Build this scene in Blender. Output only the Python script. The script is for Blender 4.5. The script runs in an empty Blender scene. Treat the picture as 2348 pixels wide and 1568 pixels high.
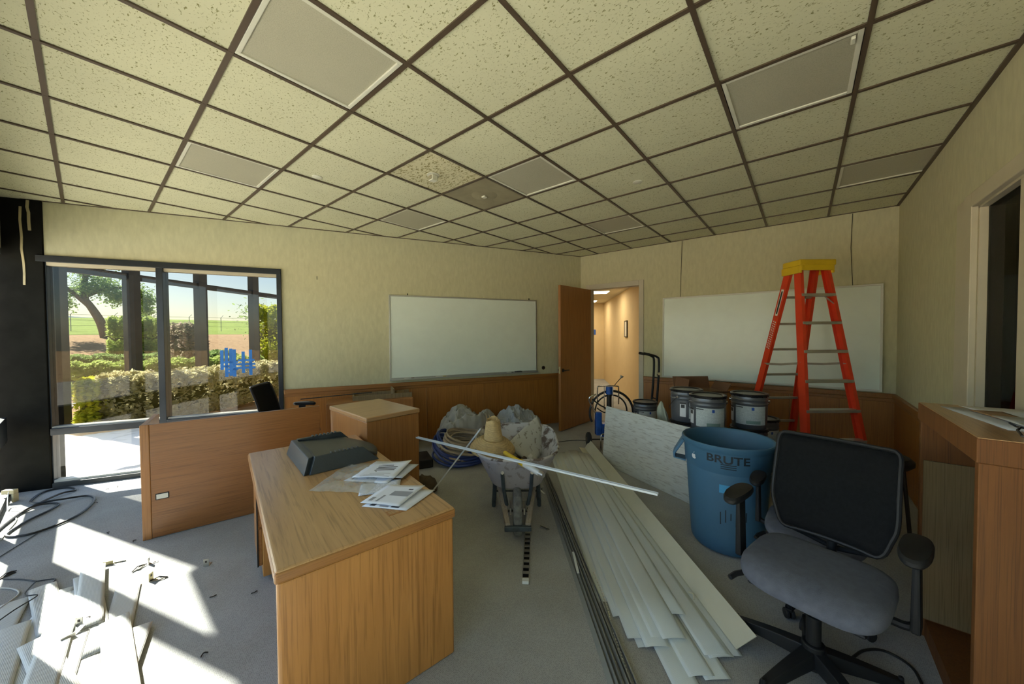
import bpy, bmesh, math, random
import numpy as np
from mathutils import Vector, Matrix, noise

random.seed(7)
rng = np.random.default_rng(7)
R = math.radians
SC = bpy.context.scene
C = SC.collection

# ------------------------------------------------------------------ camera
EYE = 1.60
CEIL = 3.012
yaw, pitch, roll = R(50.44), R(-1.32), R(-0.38)
fwd = Vector((math.sin(yaw) * math.cos(pitch), math.cos(yaw) * math.cos(pitch), math.sin(pitch)))
right = Vector((math.cos(yaw), -math.sin(yaw), 0))
up = right.cross(fwd)
rr = right * math.cos(roll) + up * math.sin(roll)
uu = -right * math.sin(roll) + up * math.cos(roll)
cam_data = bpy.data.cameras.new("camera")
cam = bpy.data.objects.new("camera", cam_data)
C.objects.link(cam)
m = Matrix(((rr.x, uu.x, -fwd.x, 0), (rr.y, uu.y, -fwd.y, 0), (rr.z, uu.z, -fwd.z, EYE), (0, 0, 0, 1)))
cam.matrix_world = m
cam_data.sensor_fit = 'HORIZONTAL'
cam_data.sensor_width = 36
cam_data.lens = 36 * 808.02 / 2348
cam_data.clip_start = 0.05
cam_data.clip_end = 3000
SC.camera = cam

# ------------------------------------------------------------------ light
SUN_DIR = Vector((0.326, -0.945, -0.77)).normalized()      # direction the sunlight travels
SUN_POWER = 16.0
SKY_STRENGTH = 0.22
HALL_POWER = 7.0
SC.view_settings.view_transform = 'Standard'
SC.view_settings.look = 'None'
SC.view_settings.gamma = 1
SC.view_settings.use_curve_mapping = False
SC.view_settings.exposure = 1.22

sun_data = bpy.data.lights.new("sun", 'SUN')
sun_data.energy = SUN_POWER
sun_data.angle = R(0.8)
sun_data.color = (1.0, 0.95, 0.86)
sun = bpy.data.objects.new("sun", sun_data)
C.objects.link(sun)
sun.rotation_euler = SUN_DIR.to_track_quat('-Z', 'Y').to_euler()

world = bpy.data.worlds.new("world")
SC.world = world
world.use_nodes = True
wn = world.node_tree
wn.nodes.clear()
w_out = wn.nodes.new('ShaderNodeOutputWorld')
w_bg = wn.nodes.new('ShaderNodeBackground')
w_sky = wn.nodes.new('ShaderNodeTexSky')
w_sky.sky_type = 'NISHITA'
w_sky.sun_disc = False
w_sky.sun_elevation = math.asin(-SUN_DIR.z)
w_sky.sun_rotation = -math.atan2(0.326, 0.945)
w_sky.air_density = 1.0
w_sky.dust_density = 0.7
w_sky.ozone_density = 1.2
w_bg.inputs['Strength'].default_value = SKY_STRENGTH
wn.links.new(w_sky.outputs[0], w_bg.inputs[0])
wn.links.new(w_bg.outputs[0], w_out.inputs[0])

def portal(name, loc, rot, sx, sy):
    d = bpy.data.lights.new(name, 'AREA')
    d.shape = 'RECTANGLE'
    d.size, d.size_y = sx, sy
    d.cycles.is_portal = True
    o = bpy.data.objects.new(name, d)
    C.objects.link(o)
    o.location = loc
    o.rotation_euler = rot
    return o
portal("sky_portal_side", (-0.68, 2.69, 1.25), (0, R(-90), 0), 2.5, 7.1)
portal("sky_portal_garden", (0.72, 5.80, 1.25), (R(-90), 0, R(-25.79)), 2.05, 2.4)

# ------------------------------------------------------------------ materials
MATS = {}
def _base(name):
    mt = bpy.data.materials.new(name)
    mt.use_nodes = True
    nt = mt.node_tree
    nt.nodes.clear()
    out = nt.nodes.new('ShaderNodeOutputMaterial')
    b = nt.nodes.new('ShaderNodeBsdfPrincipled')
    nt.links.new(b.outputs[0], out.inputs[0])
    MATS[name] = mt
    return mt, nt, b, out

def _coords(nt, scale, rand=True, kind='Object'):
    tc = nt.nodes.new('ShaderNodeTexCoord')
    mp = nt.nodes.new('ShaderNodeMapping')
    mp.inputs['Scale'].default_value = scale
    nt.links.new(tc.outputs[kind], mp.inputs['Vector'])
    if rand:
        oi = nt.nodes.new('ShaderNodeObjectInfo')
        mu = nt.nodes.new('ShaderNodeVectorMath')
        mu.operation = 'SCALE'
        mu.inputs[0].default_value = (37.0, 21.0, 53.0)
        nt.links.new(oi.outputs['Random'], mu.inputs['Scale'])
        nt.links.new(mu.outputs[0], mp.inputs['Location'])
    return mp.outputs[0]

def _noise(nt, vec, scale=1.0, detail=4.0, dist=0.0, rough=0.55):
    n = nt.nodes.new('ShaderNodeTexNoise')
    n.inputs['Scale'].default_value = scale
    n.inputs['Detail'].default_value = detail
    n.inputs['Roughness'].default_value = rough
    n.inputs['Distortion'].default_value = dist
    nt.links.new(vec, n.inputs['Vector'])
    return n.outputs['Fac']

def _ramp(nt, fac, stops):
    r = nt.nodes.new('ShaderNodeValToRGB')
    el = r.color_ramp.elements
    while len(el) < len(stops):
        el.new(0.5)
    for e, (p, c) in zip(el, stops):
        e.position = p
        e.color = (c[0], c[1], c[2], 1)
    nt.links.new(fac, r.inputs['Fac'])
    return r.outputs['Color']

def _bump(nt, bsdf, fac, strength, dist=0.01):
    bp = nt.nodes.new('ShaderNodeBump')
    bp.inputs['Strength'].default_value = strength
    bp.inputs['Distance'].default_value = dist
    nt.links.new(fac, bp.inputs['Height'])
    nt.links.new(bp.outputs[0], bsdf.inputs['Normal'])

def _mul(c, k):
    return tuple(max(0.0, min(1.0, x * k)) for x in c[:3])

def mat(name, col, rough=0.6, metal=0.0, var=0.12, vscale=(6, 6, 6), bump=0.0, bscale=60, spec=0.5, coat=0.0, rand=True, alpha=1.0):
    mt, nt, b, out = _base(name)
    b.inputs['Roughness'].default_value = rough
    b.inputs['Metallic'].default_value = metal
    b.inputs['Specular IOR Level'].default_value = spec
    b.inputs['Coat Weight'].default_value = coat
    b.inputs['Alpha'].default_value = alpha
    vec = _coords(nt, vscale, rand)
    f = _noise(nt, vec, 1.0, 5.0, 0.3)
    nt.links.new(_ramp(nt, f, [(0.25, _mul(col, 1 - var)), (0.75, _mul(col, 1 + var))]), b.inputs['Base Color'])
    if bump:
        v2 = _coords(nt, (bscale,) * 3, False)
        _bump(nt, b, _noise(nt, v2, 1.0, 3.0), bump, 0.004)
    return mt

def wood(name, dark, light, axis='X', rough=0.38, grain=30, coat=0.12, along=1.0):
    mid = tuple(0.5 * (a + c) for a, c in zip(dark, light))
    dark = tuple(0.55 * a + 0.45 * c for a, c in zip(dark, mid))
    light = tuple(0.55 * a + 0.45 * c for a, c in zip(light, mid))
    mt, nt, b, out = _base(name)
    sc = {'X': (along, grain, grain), 'Y': (grain, along, grain), 'Z': (grain, grain, along)}[axis]
    vec = _coords(nt, sc)
    f = _noise(nt, vec, 1.0, 6.0, 1.4, 0.6)
    base = _ramp(nt, f, [(0.28, dark), (0.5, tuple(0.5 * (a + c) for a, c in zip(dark, light))), (0.7, light)])
    sc2 = tuple(s * 7 if s > 5 else s * 3 for s in sc)
    f2 = _noise(nt, _coords(nt, sc2), 1.0, 3.0, 0.2)
    pores = _ramp(nt, f2, [(0.36, (0.62, 0.58, 0.55)), (0.48, (1, 1, 1))])
    mx = nt.nodes.new('ShaderNodeMix')
    mx.data_type = 'RGBA'
    mx.blend_type = 'MULTIPLY'
    mx.inputs[0].default_value = 0.7
    nt.links.new(base, mx.inputs[6])
    nt.links.new(pores, mx.inputs[7])
    nt.links.new(mx.outputs[2], b.inputs['Base Color'])
    b.inputs['Roughness'].default_value = rough
    b.inputs['Coat Weight'].default_value = coat
    b.inputs['Coat Roughness'].default_value = 0.25
    _bump(nt, b, f2, 0.08, 0.002)
    return mt

def glass(name, tint, refl=0.10, rough=0.0, graz=0.85):
    mt = bpy.data.materials.new(name)
    mt.use_nodes = True
    nt = mt.node_tree
    nt.nodes.clear()
    out = nt.nodes.new('ShaderNodeOutputMaterial')
    tr = nt.nodes.new('ShaderNodeBsdfTransparent')
    tr.inputs[0].default_value = (*tint, 1)
    gl = nt.nodes.new('ShaderNodeBsdfGlossy')
    gl.inputs['Roughness'].default_value = rough
    lw = nt.nodes.new('ShaderNodeLayerWeight')
    lw.inputs['Blend'].default_value = 0.5
    pw = nt.nodes.new('ShaderNodeMath')
    pw.operation = 'POWER'
    pw.inputs[1].default_value = 5.0
    nt.links.new(lw.outputs['Facing'], pw.inputs[0])
    ma = nt.nodes.new('ShaderNodeMath')
    ma.operation = 'MULTIPLY_ADD'
    ma.inputs[1].default_value = graz
    ma.inputs[2].default_value = refl
    ma.use_clamp = True
    nt.links.new(pw.outputs[0], ma.inputs[0])
    mx = nt.nodes.new('ShaderNodeMixShader')
    nt.links.new(ma.outputs[0], mx.inputs[0])
    nt.links.new(tr.outputs[0], mx.inputs[1])
    nt.links.new(gl.outputs[0], mx.inputs[2])
    nt.links.new(mx.outputs[0], out.inputs[0])
    MATS[name] = mt
    return mt

def emit(name, col, strength):
    mt, nt, b, out = _base(name)
    b.inputs['Base Color'].default_value = (*col, 1)
    b.inputs['Emission Color'].default_value = (*col, 1)
    b.inputs['Emission Strength'].default_value = strength
    return mt

def speckle(name, col, dark, scale, thr, rough=0.9, bump=0.3, stretch=(1, 1, 1), soft=0.06, rand=True):
    """a pitted or flecked surface: mineral tile, splattered tub"""
    mt, nt, b, out = _base(name)
    vec = _coords(nt, tuple(scale * s for s in stretch), rand)
    f = _noise(nt, vec, 1.0, 4.0, 0.6, 0.6)
    v3 = _coords(nt, (1.2, 1.2, 1.2), rand)
    g = _noise(nt, v3, 1.0, 3.0)
    base = _ramp(nt, g, [(0.3, _mul(col, 0.94)), (0.7, _mul(col, 1.05))])
    pit = _ramp(nt, f, [(max(0, thr - soft), dark), (thr, (1, 1, 1))])
    mx = nt.nodes.new('ShaderNodeMix')
    mx.data_type = 'RGBA'
    mx.blend_type = 'MULTIPLY'
    mx.inputs[0].default_value = 1.0
    nt.links.new(base, mx.inputs[6])
    nt.links.new(pit, mx.inputs[7])
    nt.links.new(mx.outputs[2], b.inputs['Base Color'])
    b.inputs['Roughness'].default_value = rough
    b.inputs['Specular IOR Level'].default_value = 0.2
    if bump:
        _bump(nt, b, pit, bump, 0.004)
    return mt

def lined(name, paper, ink, freq, axis='X', duty=0.45, rough=0.7, vary=True):
    """printed lines on paper or label"""
    mt, nt, b, out = _base(name)
    vec = _coords(nt, (1, 1, 1), False)
    sep = nt.nodes.new('ShaderNodeSeparateXYZ')
    nt.links.new(vec, sep.inputs[0])
    mul = nt.nodes.new('ShaderNodeMath')
    mul.operation = 'MULTIPLY'
    mul.inputs[1].default_value = freq
    nt.links.new(sep.outputs[axis], mul.inputs[0])
    fr = nt.nodes.new('ShaderNodeMath')
    fr.operation = 'FRACT'
    nt.links.new(mul.outputs[0], fr.inputs[0])
    lt = nt.nodes.new('ShaderNodeMath')
    lt.operation = 'LESS_THAN'
    lt.inputs[1].default_value = duty
    nt.links.new(fr.outputs[0], lt.inputs[0])
    n = _noise(nt, _coords(nt, (90, 90, 90), False), 1.0, 2.0)
    gt = nt.nodes.new('ShaderNodeMath')
    gt.operation = 'GREATER_THAN'
    gt.inputs[1].default_value = 0.47
    nt.links.new(n, gt.inputs[0])
    an = nt.nodes.new('ShaderNodeMath')
    an.operation = 'MULTIPLY'
    nt.links.new(lt.outputs[0], an.inputs[0])
    nt.links.new(gt.outputs[0], an.inputs[1])
    mx = nt.nodes.new('ShaderNodeMix')
    mx.data_type = 'RGBA'
    mx.inputs[6].default_value = (*paper, 1)
    mx.inputs[7].default_value = (*ink, 1)
    nt.links.new(an.outputs[0], mx.inputs[0])
    nt.links.new(mx.outputs[2], b.inputs['Base Color'])
    b.inputs['Roughness'].default_value = rough
    return mt

def carpet(name, a, bcol):
    mt, nt, b, out = _base(name)
    vec = _coords(nt, (1, 1, 1), False)
    v = nt.nodes.new('ShaderNodeTexVoronoi')
    v.inputs['Scale'].default_value = 150
    v.inputs['Randomness'].default_value = 0.45
    nt.links.new(vec, v.inputs['Vector'])
    col = _ramp(nt, v.outputs['Distance'], [(0.05, bcol), (0.55, a)])
    g = _noise(nt, _coords(nt, (2.2, 2.2, 2.2), False), 1.0, 4.0)
    wear = _ramp(nt, g, [(0.3, (0.82, 0.80, 0.78)), (0.7, (1.0, 1.0, 1.0))])
    mx = nt.nodes.new('ShaderNodeMix')
    mx.data_type = 'RGBA'
    mx.blend_type = 'MULTIPLY'
    mx.inputs[0].default_value = 1.0
    nt.links.new(col, mx.inputs[6])
    nt.links.new(wear, mx.inputs[7])
    nt.links.new(mx.outputs[2], b.inputs['Base Color'])
    b.inputs['Roughness'].default_value = 0.95
    b.inputs['Specular IOR Level'].default_value = 0.1
    _bump(nt, b, v.outputs['Distance'], -0.5, 0.004)
    return mt

carpet('carpet', (0.415, 0.425, 0.415), (0.25, 0.256, 0.25))
mat('wallpaper', (0.535, 0.515, 0.335), 0.85, var=0.09, vscale=(26, 26, 9), bump=0.12, bscale=90, spec=0.2)
wood('oak_panel', (0.28, 0.110, 0.018), (0.44, 0.185, 0.036), 'Z', rough=0.42)
wood('oak_rail', (0.24, 0.095, 0.018), (0.38, 0.16, 0.035), 'X', rough=0.38)
wood('oak_desk_top', (0.36, 0.20, 0.078), (0.52, 0.315, 0.135), 'Y', rough=0.30, grain=14, coat=0.35)
wood('oak_desk_side', (0.33, 0.15, 0.035), (0.50, 0.25, 0.07), 'Z', rough=0.36, grain=16)
wood('oak_desk_edge', (0.24, 0.105, 0.025), (0.37, 0.175, 0.05), 'X', rough=0.32)
wood('oak_desk_panel', (0.20, 0.078, 0.018), (0.29, 0.120, 0.032), 'X', rough=0.36, grain=34)
wood('oak_cabinet', (0.28, 0.115, 0.028), (0.40, 0.18, 0.05), 'Z', rough=0.40)
wood('oak_cabinet_top', (0.36, 0.20, 0.085), (0.50, 0.30, 0.14), 'X', rough=0.30, coat=0.3)
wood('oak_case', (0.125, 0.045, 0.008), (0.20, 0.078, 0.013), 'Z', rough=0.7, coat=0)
wood('raw_plywood', (0.20, 0.145, 0.065), (0.30, 0.22, 0.11), 'Z', rough=0.8, coat=0, grain=40)
wood('oak_door', (0.26, 0.105, 0.024), (0.36, 0.155, 0.038), 'Z', rough=0.38, grain=18)
wood('weathered_board', (0.50, 0.52, 0.48), (0.66, 0.68, 0.63), 'X', rough=0.9, coat=0, grain=9, along=3.0)
wood('barrow_wood', (0.24, 0.20, 0.16), (0.38, 0.33, 0.26), 'X', rough=0.85, coat=0)
speckle('ceiling_tile', (0.645, 0.635, 0.425), (0.40, 0.39, 0.25), 105, 0.41, stretch=(1.0, 0.6, 1))
speckle('coarse_tile', (0.64, 0.60, 0.38), (0.42, 0.39, 0.22), 62, 0.45, stretch=(1.2, 0.5, 1), bump=0.8)
mat('tee_metal', (0.10, 0.07, 0.045), 0.45, 0.2, var=0.1)
mat('plenum', (0.03, 0.03, 0.028), 0.95)
mat('fixture_white', (0.66, 0.65, 0.52), 0.4, var=0.05)
speckle('lens_acrylic', (0.46, 0.44, 0.32), (0.86, 0.86, 0.86), 240, 0.5, rough=0.28, bump=0.25)
mat('plate_tan', (0.30, 0.265, 0.165), 0.6, var=0.18, vscale=(5, 5, 5))
mat('black_frame', (0.016, 0.022, 0.028), 0.35, 0.3, var=0.25)
mat('bronze_frame', (0.055, 0.055, 0.05), 0.5, 0.2, var=0.3)
mat('column_black', (0.010, 0.010, 0.008), 0.9, var=0.3, bump=0.15, bscale=70, spec=0.08)
mat('bead_gold', (0.42, 0.36, 0.20), 0.6)
mat('sill_sunlit', (0.62, 0.60, 0.52), 0.5)  # pale tone paints in the sunlight on the sill strips
glass('window_glass', (0.44, 0.445, 0.435), 0.03)
glass('clear_glass', (0.95, 0.97, 0.96), 0.03)
glass('dark_glass', (0.25, 0.27, 0.25), 0.015, 0.0, 0.25)
mat('door_frame', (0.50, 0.46, 0.36), 0.55, var=0.05)
mat('trim_paint', (0.52, 0.47, 0.34), 0.5, var=0.05)
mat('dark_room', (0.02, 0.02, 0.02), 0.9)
mat('steel_dark', (0.05, 0.045, 0.04), 0.4, 0.8)
mat('chrome', (0.62, 0.62, 0.62), 0.18, 1.0, var=0.05)
mat('galvanised', (0.48, 0.47, 0.42), 0.38, 0.85, var=0.15)
mat('brass', (0.40, 0.36, 0.20), 0.4, 0.7)
mat('whiteboard', (0.70, 0.78, 0.71), 0.26, var=0.03, coat=0.1)
mat('alu_frame', (0.46, 0.47, 0.44), 0.35, 0.6, var=0.06)
mat('white_frame', (0.62, 0.63, 0.57), 0.45, var=0.04)
mat('black_plastic', (0.012, 0.013, 0.014), 0.5, var=0.2, spec=0.3)
mat('tray_plastic', (0.035, 0.045, 0.048), 0.42, var=0.2, bump=0.15, bscale=200)
mat('seat_fabric', (0.10, 0.112, 0.140), 0.95, var=0.15, vscale=(30, 30, 30), bump=0.3, bscale=350)
mat('mesh_fabric', (0.009, 0.010, 0.011), 0.9, var=0.25, vscale=(60, 60, 60), bump=0.3, bscale=400, spec=0.1)
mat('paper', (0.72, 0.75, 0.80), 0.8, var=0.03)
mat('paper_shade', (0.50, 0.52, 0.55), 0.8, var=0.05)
mat('ink', (0.05, 0.05, 0.06), 0.8, var=0.05)
mat('grey_ink', (0.30, 0.31, 0.33), 0.8, var=0.05)
lined('print_fine', (0.70, 0.73, 0.78), (0.38, 0.40, 0.44), 150, 'Y')
mat('clear_plastic', (0.70, 0.72, 0.68), 0.12, var=0.15, vscale=(30, 30, 30), alpha=0.38)
mat('orange_fibreglass', (0.62, 0.045, 0.012), 0.35, var=0.12, coat=0.2)
mat('yellow_plastic', (0.62, 0.42, 0.012), 0.45, var=0.1)
mat('ladder_alu', (0.45, 0.44, 0.38), 0.4, 0.7)
mat('sticker_white', (0.66, 0.64, 0.56), 0.5, var=0.05)
mat('sticker_black', (0.03, 0.03, 0.03), 0.5)
mat('bin_blue', (0.050, 0.140, 0.23), 0.55, var=0.12, bump=0.12, bscale=40, vscale=(3, 3, 2))
mat('bin_print', (0.012, 0.018, 0.024), 0.6)
mat('sky_blue', (0.05, 0.30, 0.55), 0.5)
mat('pail_grey', (0.125, 0.135, 0.15), 0.34, 0.35, var=0.12, vscale=(3, 3, 3))
mat('pail_black', (0.012, 0.012, 0.014), 0.35, 0.2)
lined('pail_label', (0.52, 0.57, 0.57), (0.40, 0.45, 0.46), 90, 'Z')
mat('label_white', (0.62, 0.64, 0.66), 0.5)
mat('label_blue', (0.03, 0.10, 0.42), 0.5)
mat('label_green', (0.20, 0.30, 0.27), 0.5)
mat('cardboard', (0.33, 0.20, 0.10), 0.85, var=0.12)
mat('cardboard_dark', (0.17, 0.085, 0.045), 0.85, var=0.12)
mat('plastic_bag', (0.44, 0.47, 0.36), 0.55, var=0.2, bump=0.5, bscale=30)
mat('spray_blue', (0.02, 0.09, 0.36), 0.4, 0.2, var=0.3, vscale=(14, 14, 14))
mat('rubber', (0.02, 0.02, 0.019), 0.8, var=0.3, bump=0.3, bscale=60)
mat('dusty_rubber', (0.14, 0.145, 0.135), 0.9, var=0.5, vscale=(22, 22, 22), bump=0.5, bscale=45)
speckle('tub_outer', (0.33, 0.31, 0.31), (0.72, 0.70, 0.66), 14, 0.44, rough=0.7, bump=0.1)
speckle('tub_inner', (0.48, 0.46, 0.43), (0.30, 0.24, 0.20), 9, 0.52, rough=0.9, bump=0.6, soft=0.12)
mat('barrow_frame', (0.045, 0.06, 0.068), 0.55, 0.3, var=0.45, vscale=(18, 18, 18))
speckle('dried_plaster', (0.52, 0.52, 0.47), (0.55, 0.50, 0.44), 16, 0.42, rough=0.95, bump=0.7)
mat('straw', (0.46, 0.33, 0.145), 0.85, var=0.25, vscale=(28, 28, 28), bump=0.7, bscale=70)
mat('hose_tan', (0.36, 0.30, 0.22), 0.7, var=0.3)
mat('hose_blue', (0.02, 0.045, 0.20), 0.45, var=0.2)
speckle('drop_cloth', (0.36, 0.36, 0.32), (0.72, 0.74, 0.76), 5, 0.46, rough=0.95, bump=0.15, soft=0.2)
speckle('drop_plastic', (0.37, 0.40, 0.41), (0.62, 0.66, 0.74), 6, 0.47, rough=0.6, bump=0.15, soft=0.2)
mat('brown_sack', (0.09, 0.065, 0.035), 0.8, var=0.4, bump=0.5, bscale=30)
mat('pole_white', (0.56, 0.58, 0.55), 0.5, var=0.2)
mat('pole_yellow', (0.58, 0.40, 0.02), 0.45)
mat('white_vinyl', (0.66, 0.70, 0.70), 0.35, var=0.03)
mat('cream_vinyl', (0.58, 0.56, 0.43), 0.45, var=0.05)
def ribbed(name, col, freq, k=0.86, rough=0.45):
    mt, nt, b, out = _base(name)
    vec = _coords(nt, (1, 1, 1), False)
    w = nt.nodes.new('ShaderNodeTexWave')
    w.bands_direction = 'Y'
    w.inputs['Scale'].default_value = freq
    w.inputs['Distortion'].default_value = 0.0
    nt.links.new(vec, w.inputs['Vector'])
    nt.links.new(_ramp(nt, w.outputs['Fac'], [(0.0, _mul(col, k)), (0.6, col)]), b.inputs['Base Color'])
    b.inputs['Roughness'].default_value = rough
    _bump(nt, b, w.outputs['Fac'], 0.25, 0.002)
    return mt
ribbed('slat_grey', (0.60, 0.65, 0.64), 60, 0.92)
ribbed('slat_dark', (0.25, 0.26, 0.235), 32)
ribbed('slat_white', (0.62, 0.63, 0.60), 60, 0.93)
mat('cable_black', (0.012, 0.013, 0.012), 0.5)
mat('cable_white', (0.55, 0.55, 0.50), 0.5)
mat('tape_blue', (0.035, 0.20, 0.62), 0.7, var=0.15)
mat('hall_wall', (0.66, 0.52, 0.30), 0.85, var=0.03, spec=0.2)
mat('hall_ceiling', (0.62, 0.56, 0.42), 0.85, var=0.04)
emit('hall_tube', (1.0, 0.86, 0.62), HALL_POWER)
# garden
speckle('concrete', (0.56, 0.52, 0.46), (0.86, 0.84, 0.82), 5, 0.42, rough=0.9, bump=0.1, rand=False)
speckle('mulch', (0.60, 0.39, 0.20), (0.55, 0.50, 0.45), 7, 0.5, rough=0.95, bump=0.6, rand=False, soft=0.15)
mat('field_grass', (0.33, 0.43, 0.09), 0.95, var=0.22, vscale=(0.5, 0.5, 0.5), rand=False, spec=0.1)
mat('lawn', (0.22, 0.31, 0.045), 0.95, var=0.2, vscale=(3, 3, 3), rand=False, spec=0.1)
mat('bark', (0.20, 0.155, 0.11), 0.95, var=0.35, vscale=(16, 16, 4), bump=0.8, bscale=14)
mat('hill_haze', (0.30, 0.36, 0.40), 1.0, var=0.06, vscale=(0.01, 0.01, 0.01), spec=0.0)  # distance haze is part of this colour
def leafmat(name, a, b2, rough=0.6):
    mt, nt, b, out = _base(name)
    f = _noise(nt, _coords(nt, (9, 9, 9), False), 1.0, 3.0)
    nt.links.new(_ramp(nt, f, [(0.3, a), (0.7, b2)]), b.inputs['Base Color'])
    b.inputs['Roughness'].default_value = rough
    b.inputs['Specular IOR Level'].default_value = 0.3
    tl = nt.nodes.new('ShaderNodeBsdfTranslucent')
    nt.links.new(_ramp(nt, f, [(0.3, _mul(a, 1.1)), (0.7, _mul(b2, 1.1))]), tl.inputs[0])
    mx = nt.nodes.new('ShaderNodeMixShader')
    mx.inputs[0].default_value = 0.6
    nt.links.new(b.outputs[0], mx.inputs[1])
    nt.links.new(tl.outputs[0], mx.inputs[2])
    nt.links.new(mx.outputs[0], out.inputs[0])
    return mt
leafmat('leaf_variegated', (0.50, 0.47, 0.20), (0.78, 0.72, 0.46))
leafmat('leaf_yellow', (0.50, 0.58, 0.05), (0.78, 0.72, 0.08))
leafmat('leaf_green', (0.32, 0.45, 0.09), (0.60, 0.66, 0.24))
leafmat('leaf_lime', (0.42, 0.48, 0.04), (0.62, 0.62, 0.08))
leafmat('leaf_tree', (0.20, 0.32, 0.09), (0.40, 0.52, 0.20))
leafmat('leaf_pink', (0.26, 0.28, 0.14), (0.56, 0.44, 0.38))
leafmat('leaf_core', (0.16, 0.15, 0.06), (0.28, 0.26, 0.11))

# ------------------------------------------------------------------ mesh helpers
class MB:
    def __init__(s):
        s.v, s.f = [], []
    def add(s, verts, faces):
        k = len(s.v)
        s.v += [tuple(p) for p in verts]
        s.f += [tuple(i + k for i in fc) for fc in faces]
        return s
    def bx(s, x0, x1, y0, y1, z0, z1):
        return s.add([(x0, y0, z0), (x1, y0, z0), (x1, y1, z0), (x0, y1, z0), (x0, y0, z1), (x1, y0, z1), (x1, y1, z1), (x0, y1, z1)],
                     [(0, 3, 2, 1), (4, 5, 6, 7), (0, 1, 5, 4), (1, 2, 6, 5), (2, 3, 7, 6), (3, 0, 4, 7)])
    def beam(s, p0, p1, w, h, up=(0, 0, 1)):
        p0, p1 = Vector(p0), Vector(p1)
        d = (p1 - p0).normalized()
        u = Vector(up)
        sd = d.cross(u)
        if sd.length < 1e-4:
            sd = d.cross(Vector((1, 0, 0)))
        sd.normalize()
        u = sd.cross(d).normalized()
        vs = []
        for p in (p0, p1):
            for a, b in ((-1, -1), (1, -1), (1, 1), (-1, 1)):
                vs.append(p + sd * (a * w / 2) + u * (b * h / 2))
        return s.add(vs, [(0, 1, 2, 3), (7, 6, 5, 4), (0, 4, 5, 1), (1, 5, 6, 2), (2, 6, 7, 3), (3, 7, 4, 0)])
    def prism(s, poly, z0, z1):
        n = len(poly)
        area = sum(poly[i][0] * poly[(i + 1) % n][1] - poly[(i + 1) % n][0] * poly[i][1] for i in range(n))
        if area < 0:
            poly = poly[::-1]
        vs = [(x, y, z0) for x, y in poly] + [(x, y, z1) for x, y in poly]
        fs = [tuple(range(n - 1, -1, -1)), tuple(range(n, 2 * n))]
        fs += [(i, (i + 1) % n, n + (i + 1) % n, n + i) for i in range(n)]
        return s.add(vs, fs)
    def cyl(s, p0, p1, r0, r1=None, n=14, caps=True):
        r1 = r0 if r1 is None else r1
        p0, p1 = Vector(p0), Vector(p1)
        d = (p1 - p0).normalized()
        a = d.orthogonal().normalized()
        b = d.cross(a)
        vs = []
        for p, r in ((p0, r0), (p1, r1)):
            for i in range(n):
                t = 2 * math.pi * i / n
                vs.append(p + a * (r * math.cos(t)) + b * (r * math.sin(t)))
        fs = [(i, (i + 1) % n, n + (i + 1) % n, n + i) for i in range(n)]
        if caps:
            fs += [tuple(range(n - 1, -1, -1)), tuple(range(n, 2 * n))]
        return s.add(vs, fs)
    def lathe(s, prof, n=32, c=(0, 0, 0), a0=0.0, a1=2 * math.pi):
        full = abs(a1 - a0 - 2 * math.pi) < 1e-6
        cols = n if full else n + 1
        vs = []
        for i in range(cols):
            t = a0 + (a1 - a0) * i / n
            for r, z in prof:
                vs.append((c[0] + r * math.cos(t), c[1] + r * math.sin(t), c[2] + z))
        k = len(prof)
        fs = []
        for i in range(n):
            j = (i + 1) % cols
            for q in range(k - 1):
                fs.append((i * k + q, j * k + q, j * k + q + 1, i * k + q + 1))
        return s.add(vs, fs)
    def tube(s, pts, r, n=8, closed=False, smooth=0, radii=None):
        pts = [Vector(p) for p in pts]
        if smooth:
            pts = spline(pts, smooth, closed)
        m = len(pts)
        vs = []
        prev = None
        for i, p in enumerate(pts):
            if closed:
                d = pts[(i + 1) % m] - pts[i - 1]
            else:
                d = pts[min(i + 1, m - 1)] - pts[max(i - 1, 0)]
            d = d.normalized() if d.length > 1e-9 else Vector((0, 0, 1))
            if prev is None:
                a = d.orthogonal().normalized()
            else:
                a = prev - d * prev.dot(d)
                a = a.normalized() if a.length > 1e-6 else d.orthogonal().normalized()
            prev = a
            b = d.cross(a)
            q = r if radii is None else radii[min(i, len(radii) - 1)]
            for k in range(n):
                t = 2 * math.pi * k / n
                vs.append(p + a * (q * math.cos(t)) + b * (q * math.sin(t)))
        fs = []
        for i in range(m if closed else m - 1):
            j = (i + 1) % m
            for k in range(n):
                l = (k + 1) % n
                fs.append((i * n + k, i * n + l, j * n + l, j * n + k))
        if not closed:
            fs += [tuple(range(n - 1, -1, -1)), tuple(range((m - 1) * n, m * n))]
        return s.add(vs, fs)
    def grid(s, fn, nu, nv):
        vs = [fn(i / nu, j / nv) for i in range(nu + 1) for j in range(nv + 1)]
        fs = []
        for i in range(nu):
            for j in range(nv):
                a = i * (nv + 1) + j
                fs.append((a, a + nv + 1, a + nv + 2, a + 1))
        return s.add(vs, fs)
    def obj(s, name, material, parent=None, bevel=0.0, smooth=False, solid=0.0, sub=0, seg=2, fix=False):
        me = bpy.data.meshes.new(name)
        me.from_pydata([tuple(p) for p in s.v], [], s.f)
        if fix:
            b = bmesh.new()
            b.from_mesh(me)
            bmesh.ops.remove_doubles(b, verts=b.verts, dist=1e-5)
            bmesh.ops.recalc_face_normals(b, faces=b.faces)
            b.to_mesh(me)
            b.free()
        me.update()
        me.materials.append(MATS[material] if isinstance(material, str) else material)
        if smooth:
            me.polygons.foreach_set('use_smooth', [True] * len(me.polygons))
            me.set_sharp_from_angle(angle=R(40))
        o = bpy.data.objects.new(name, me)
        C.objects.link(o)
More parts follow.
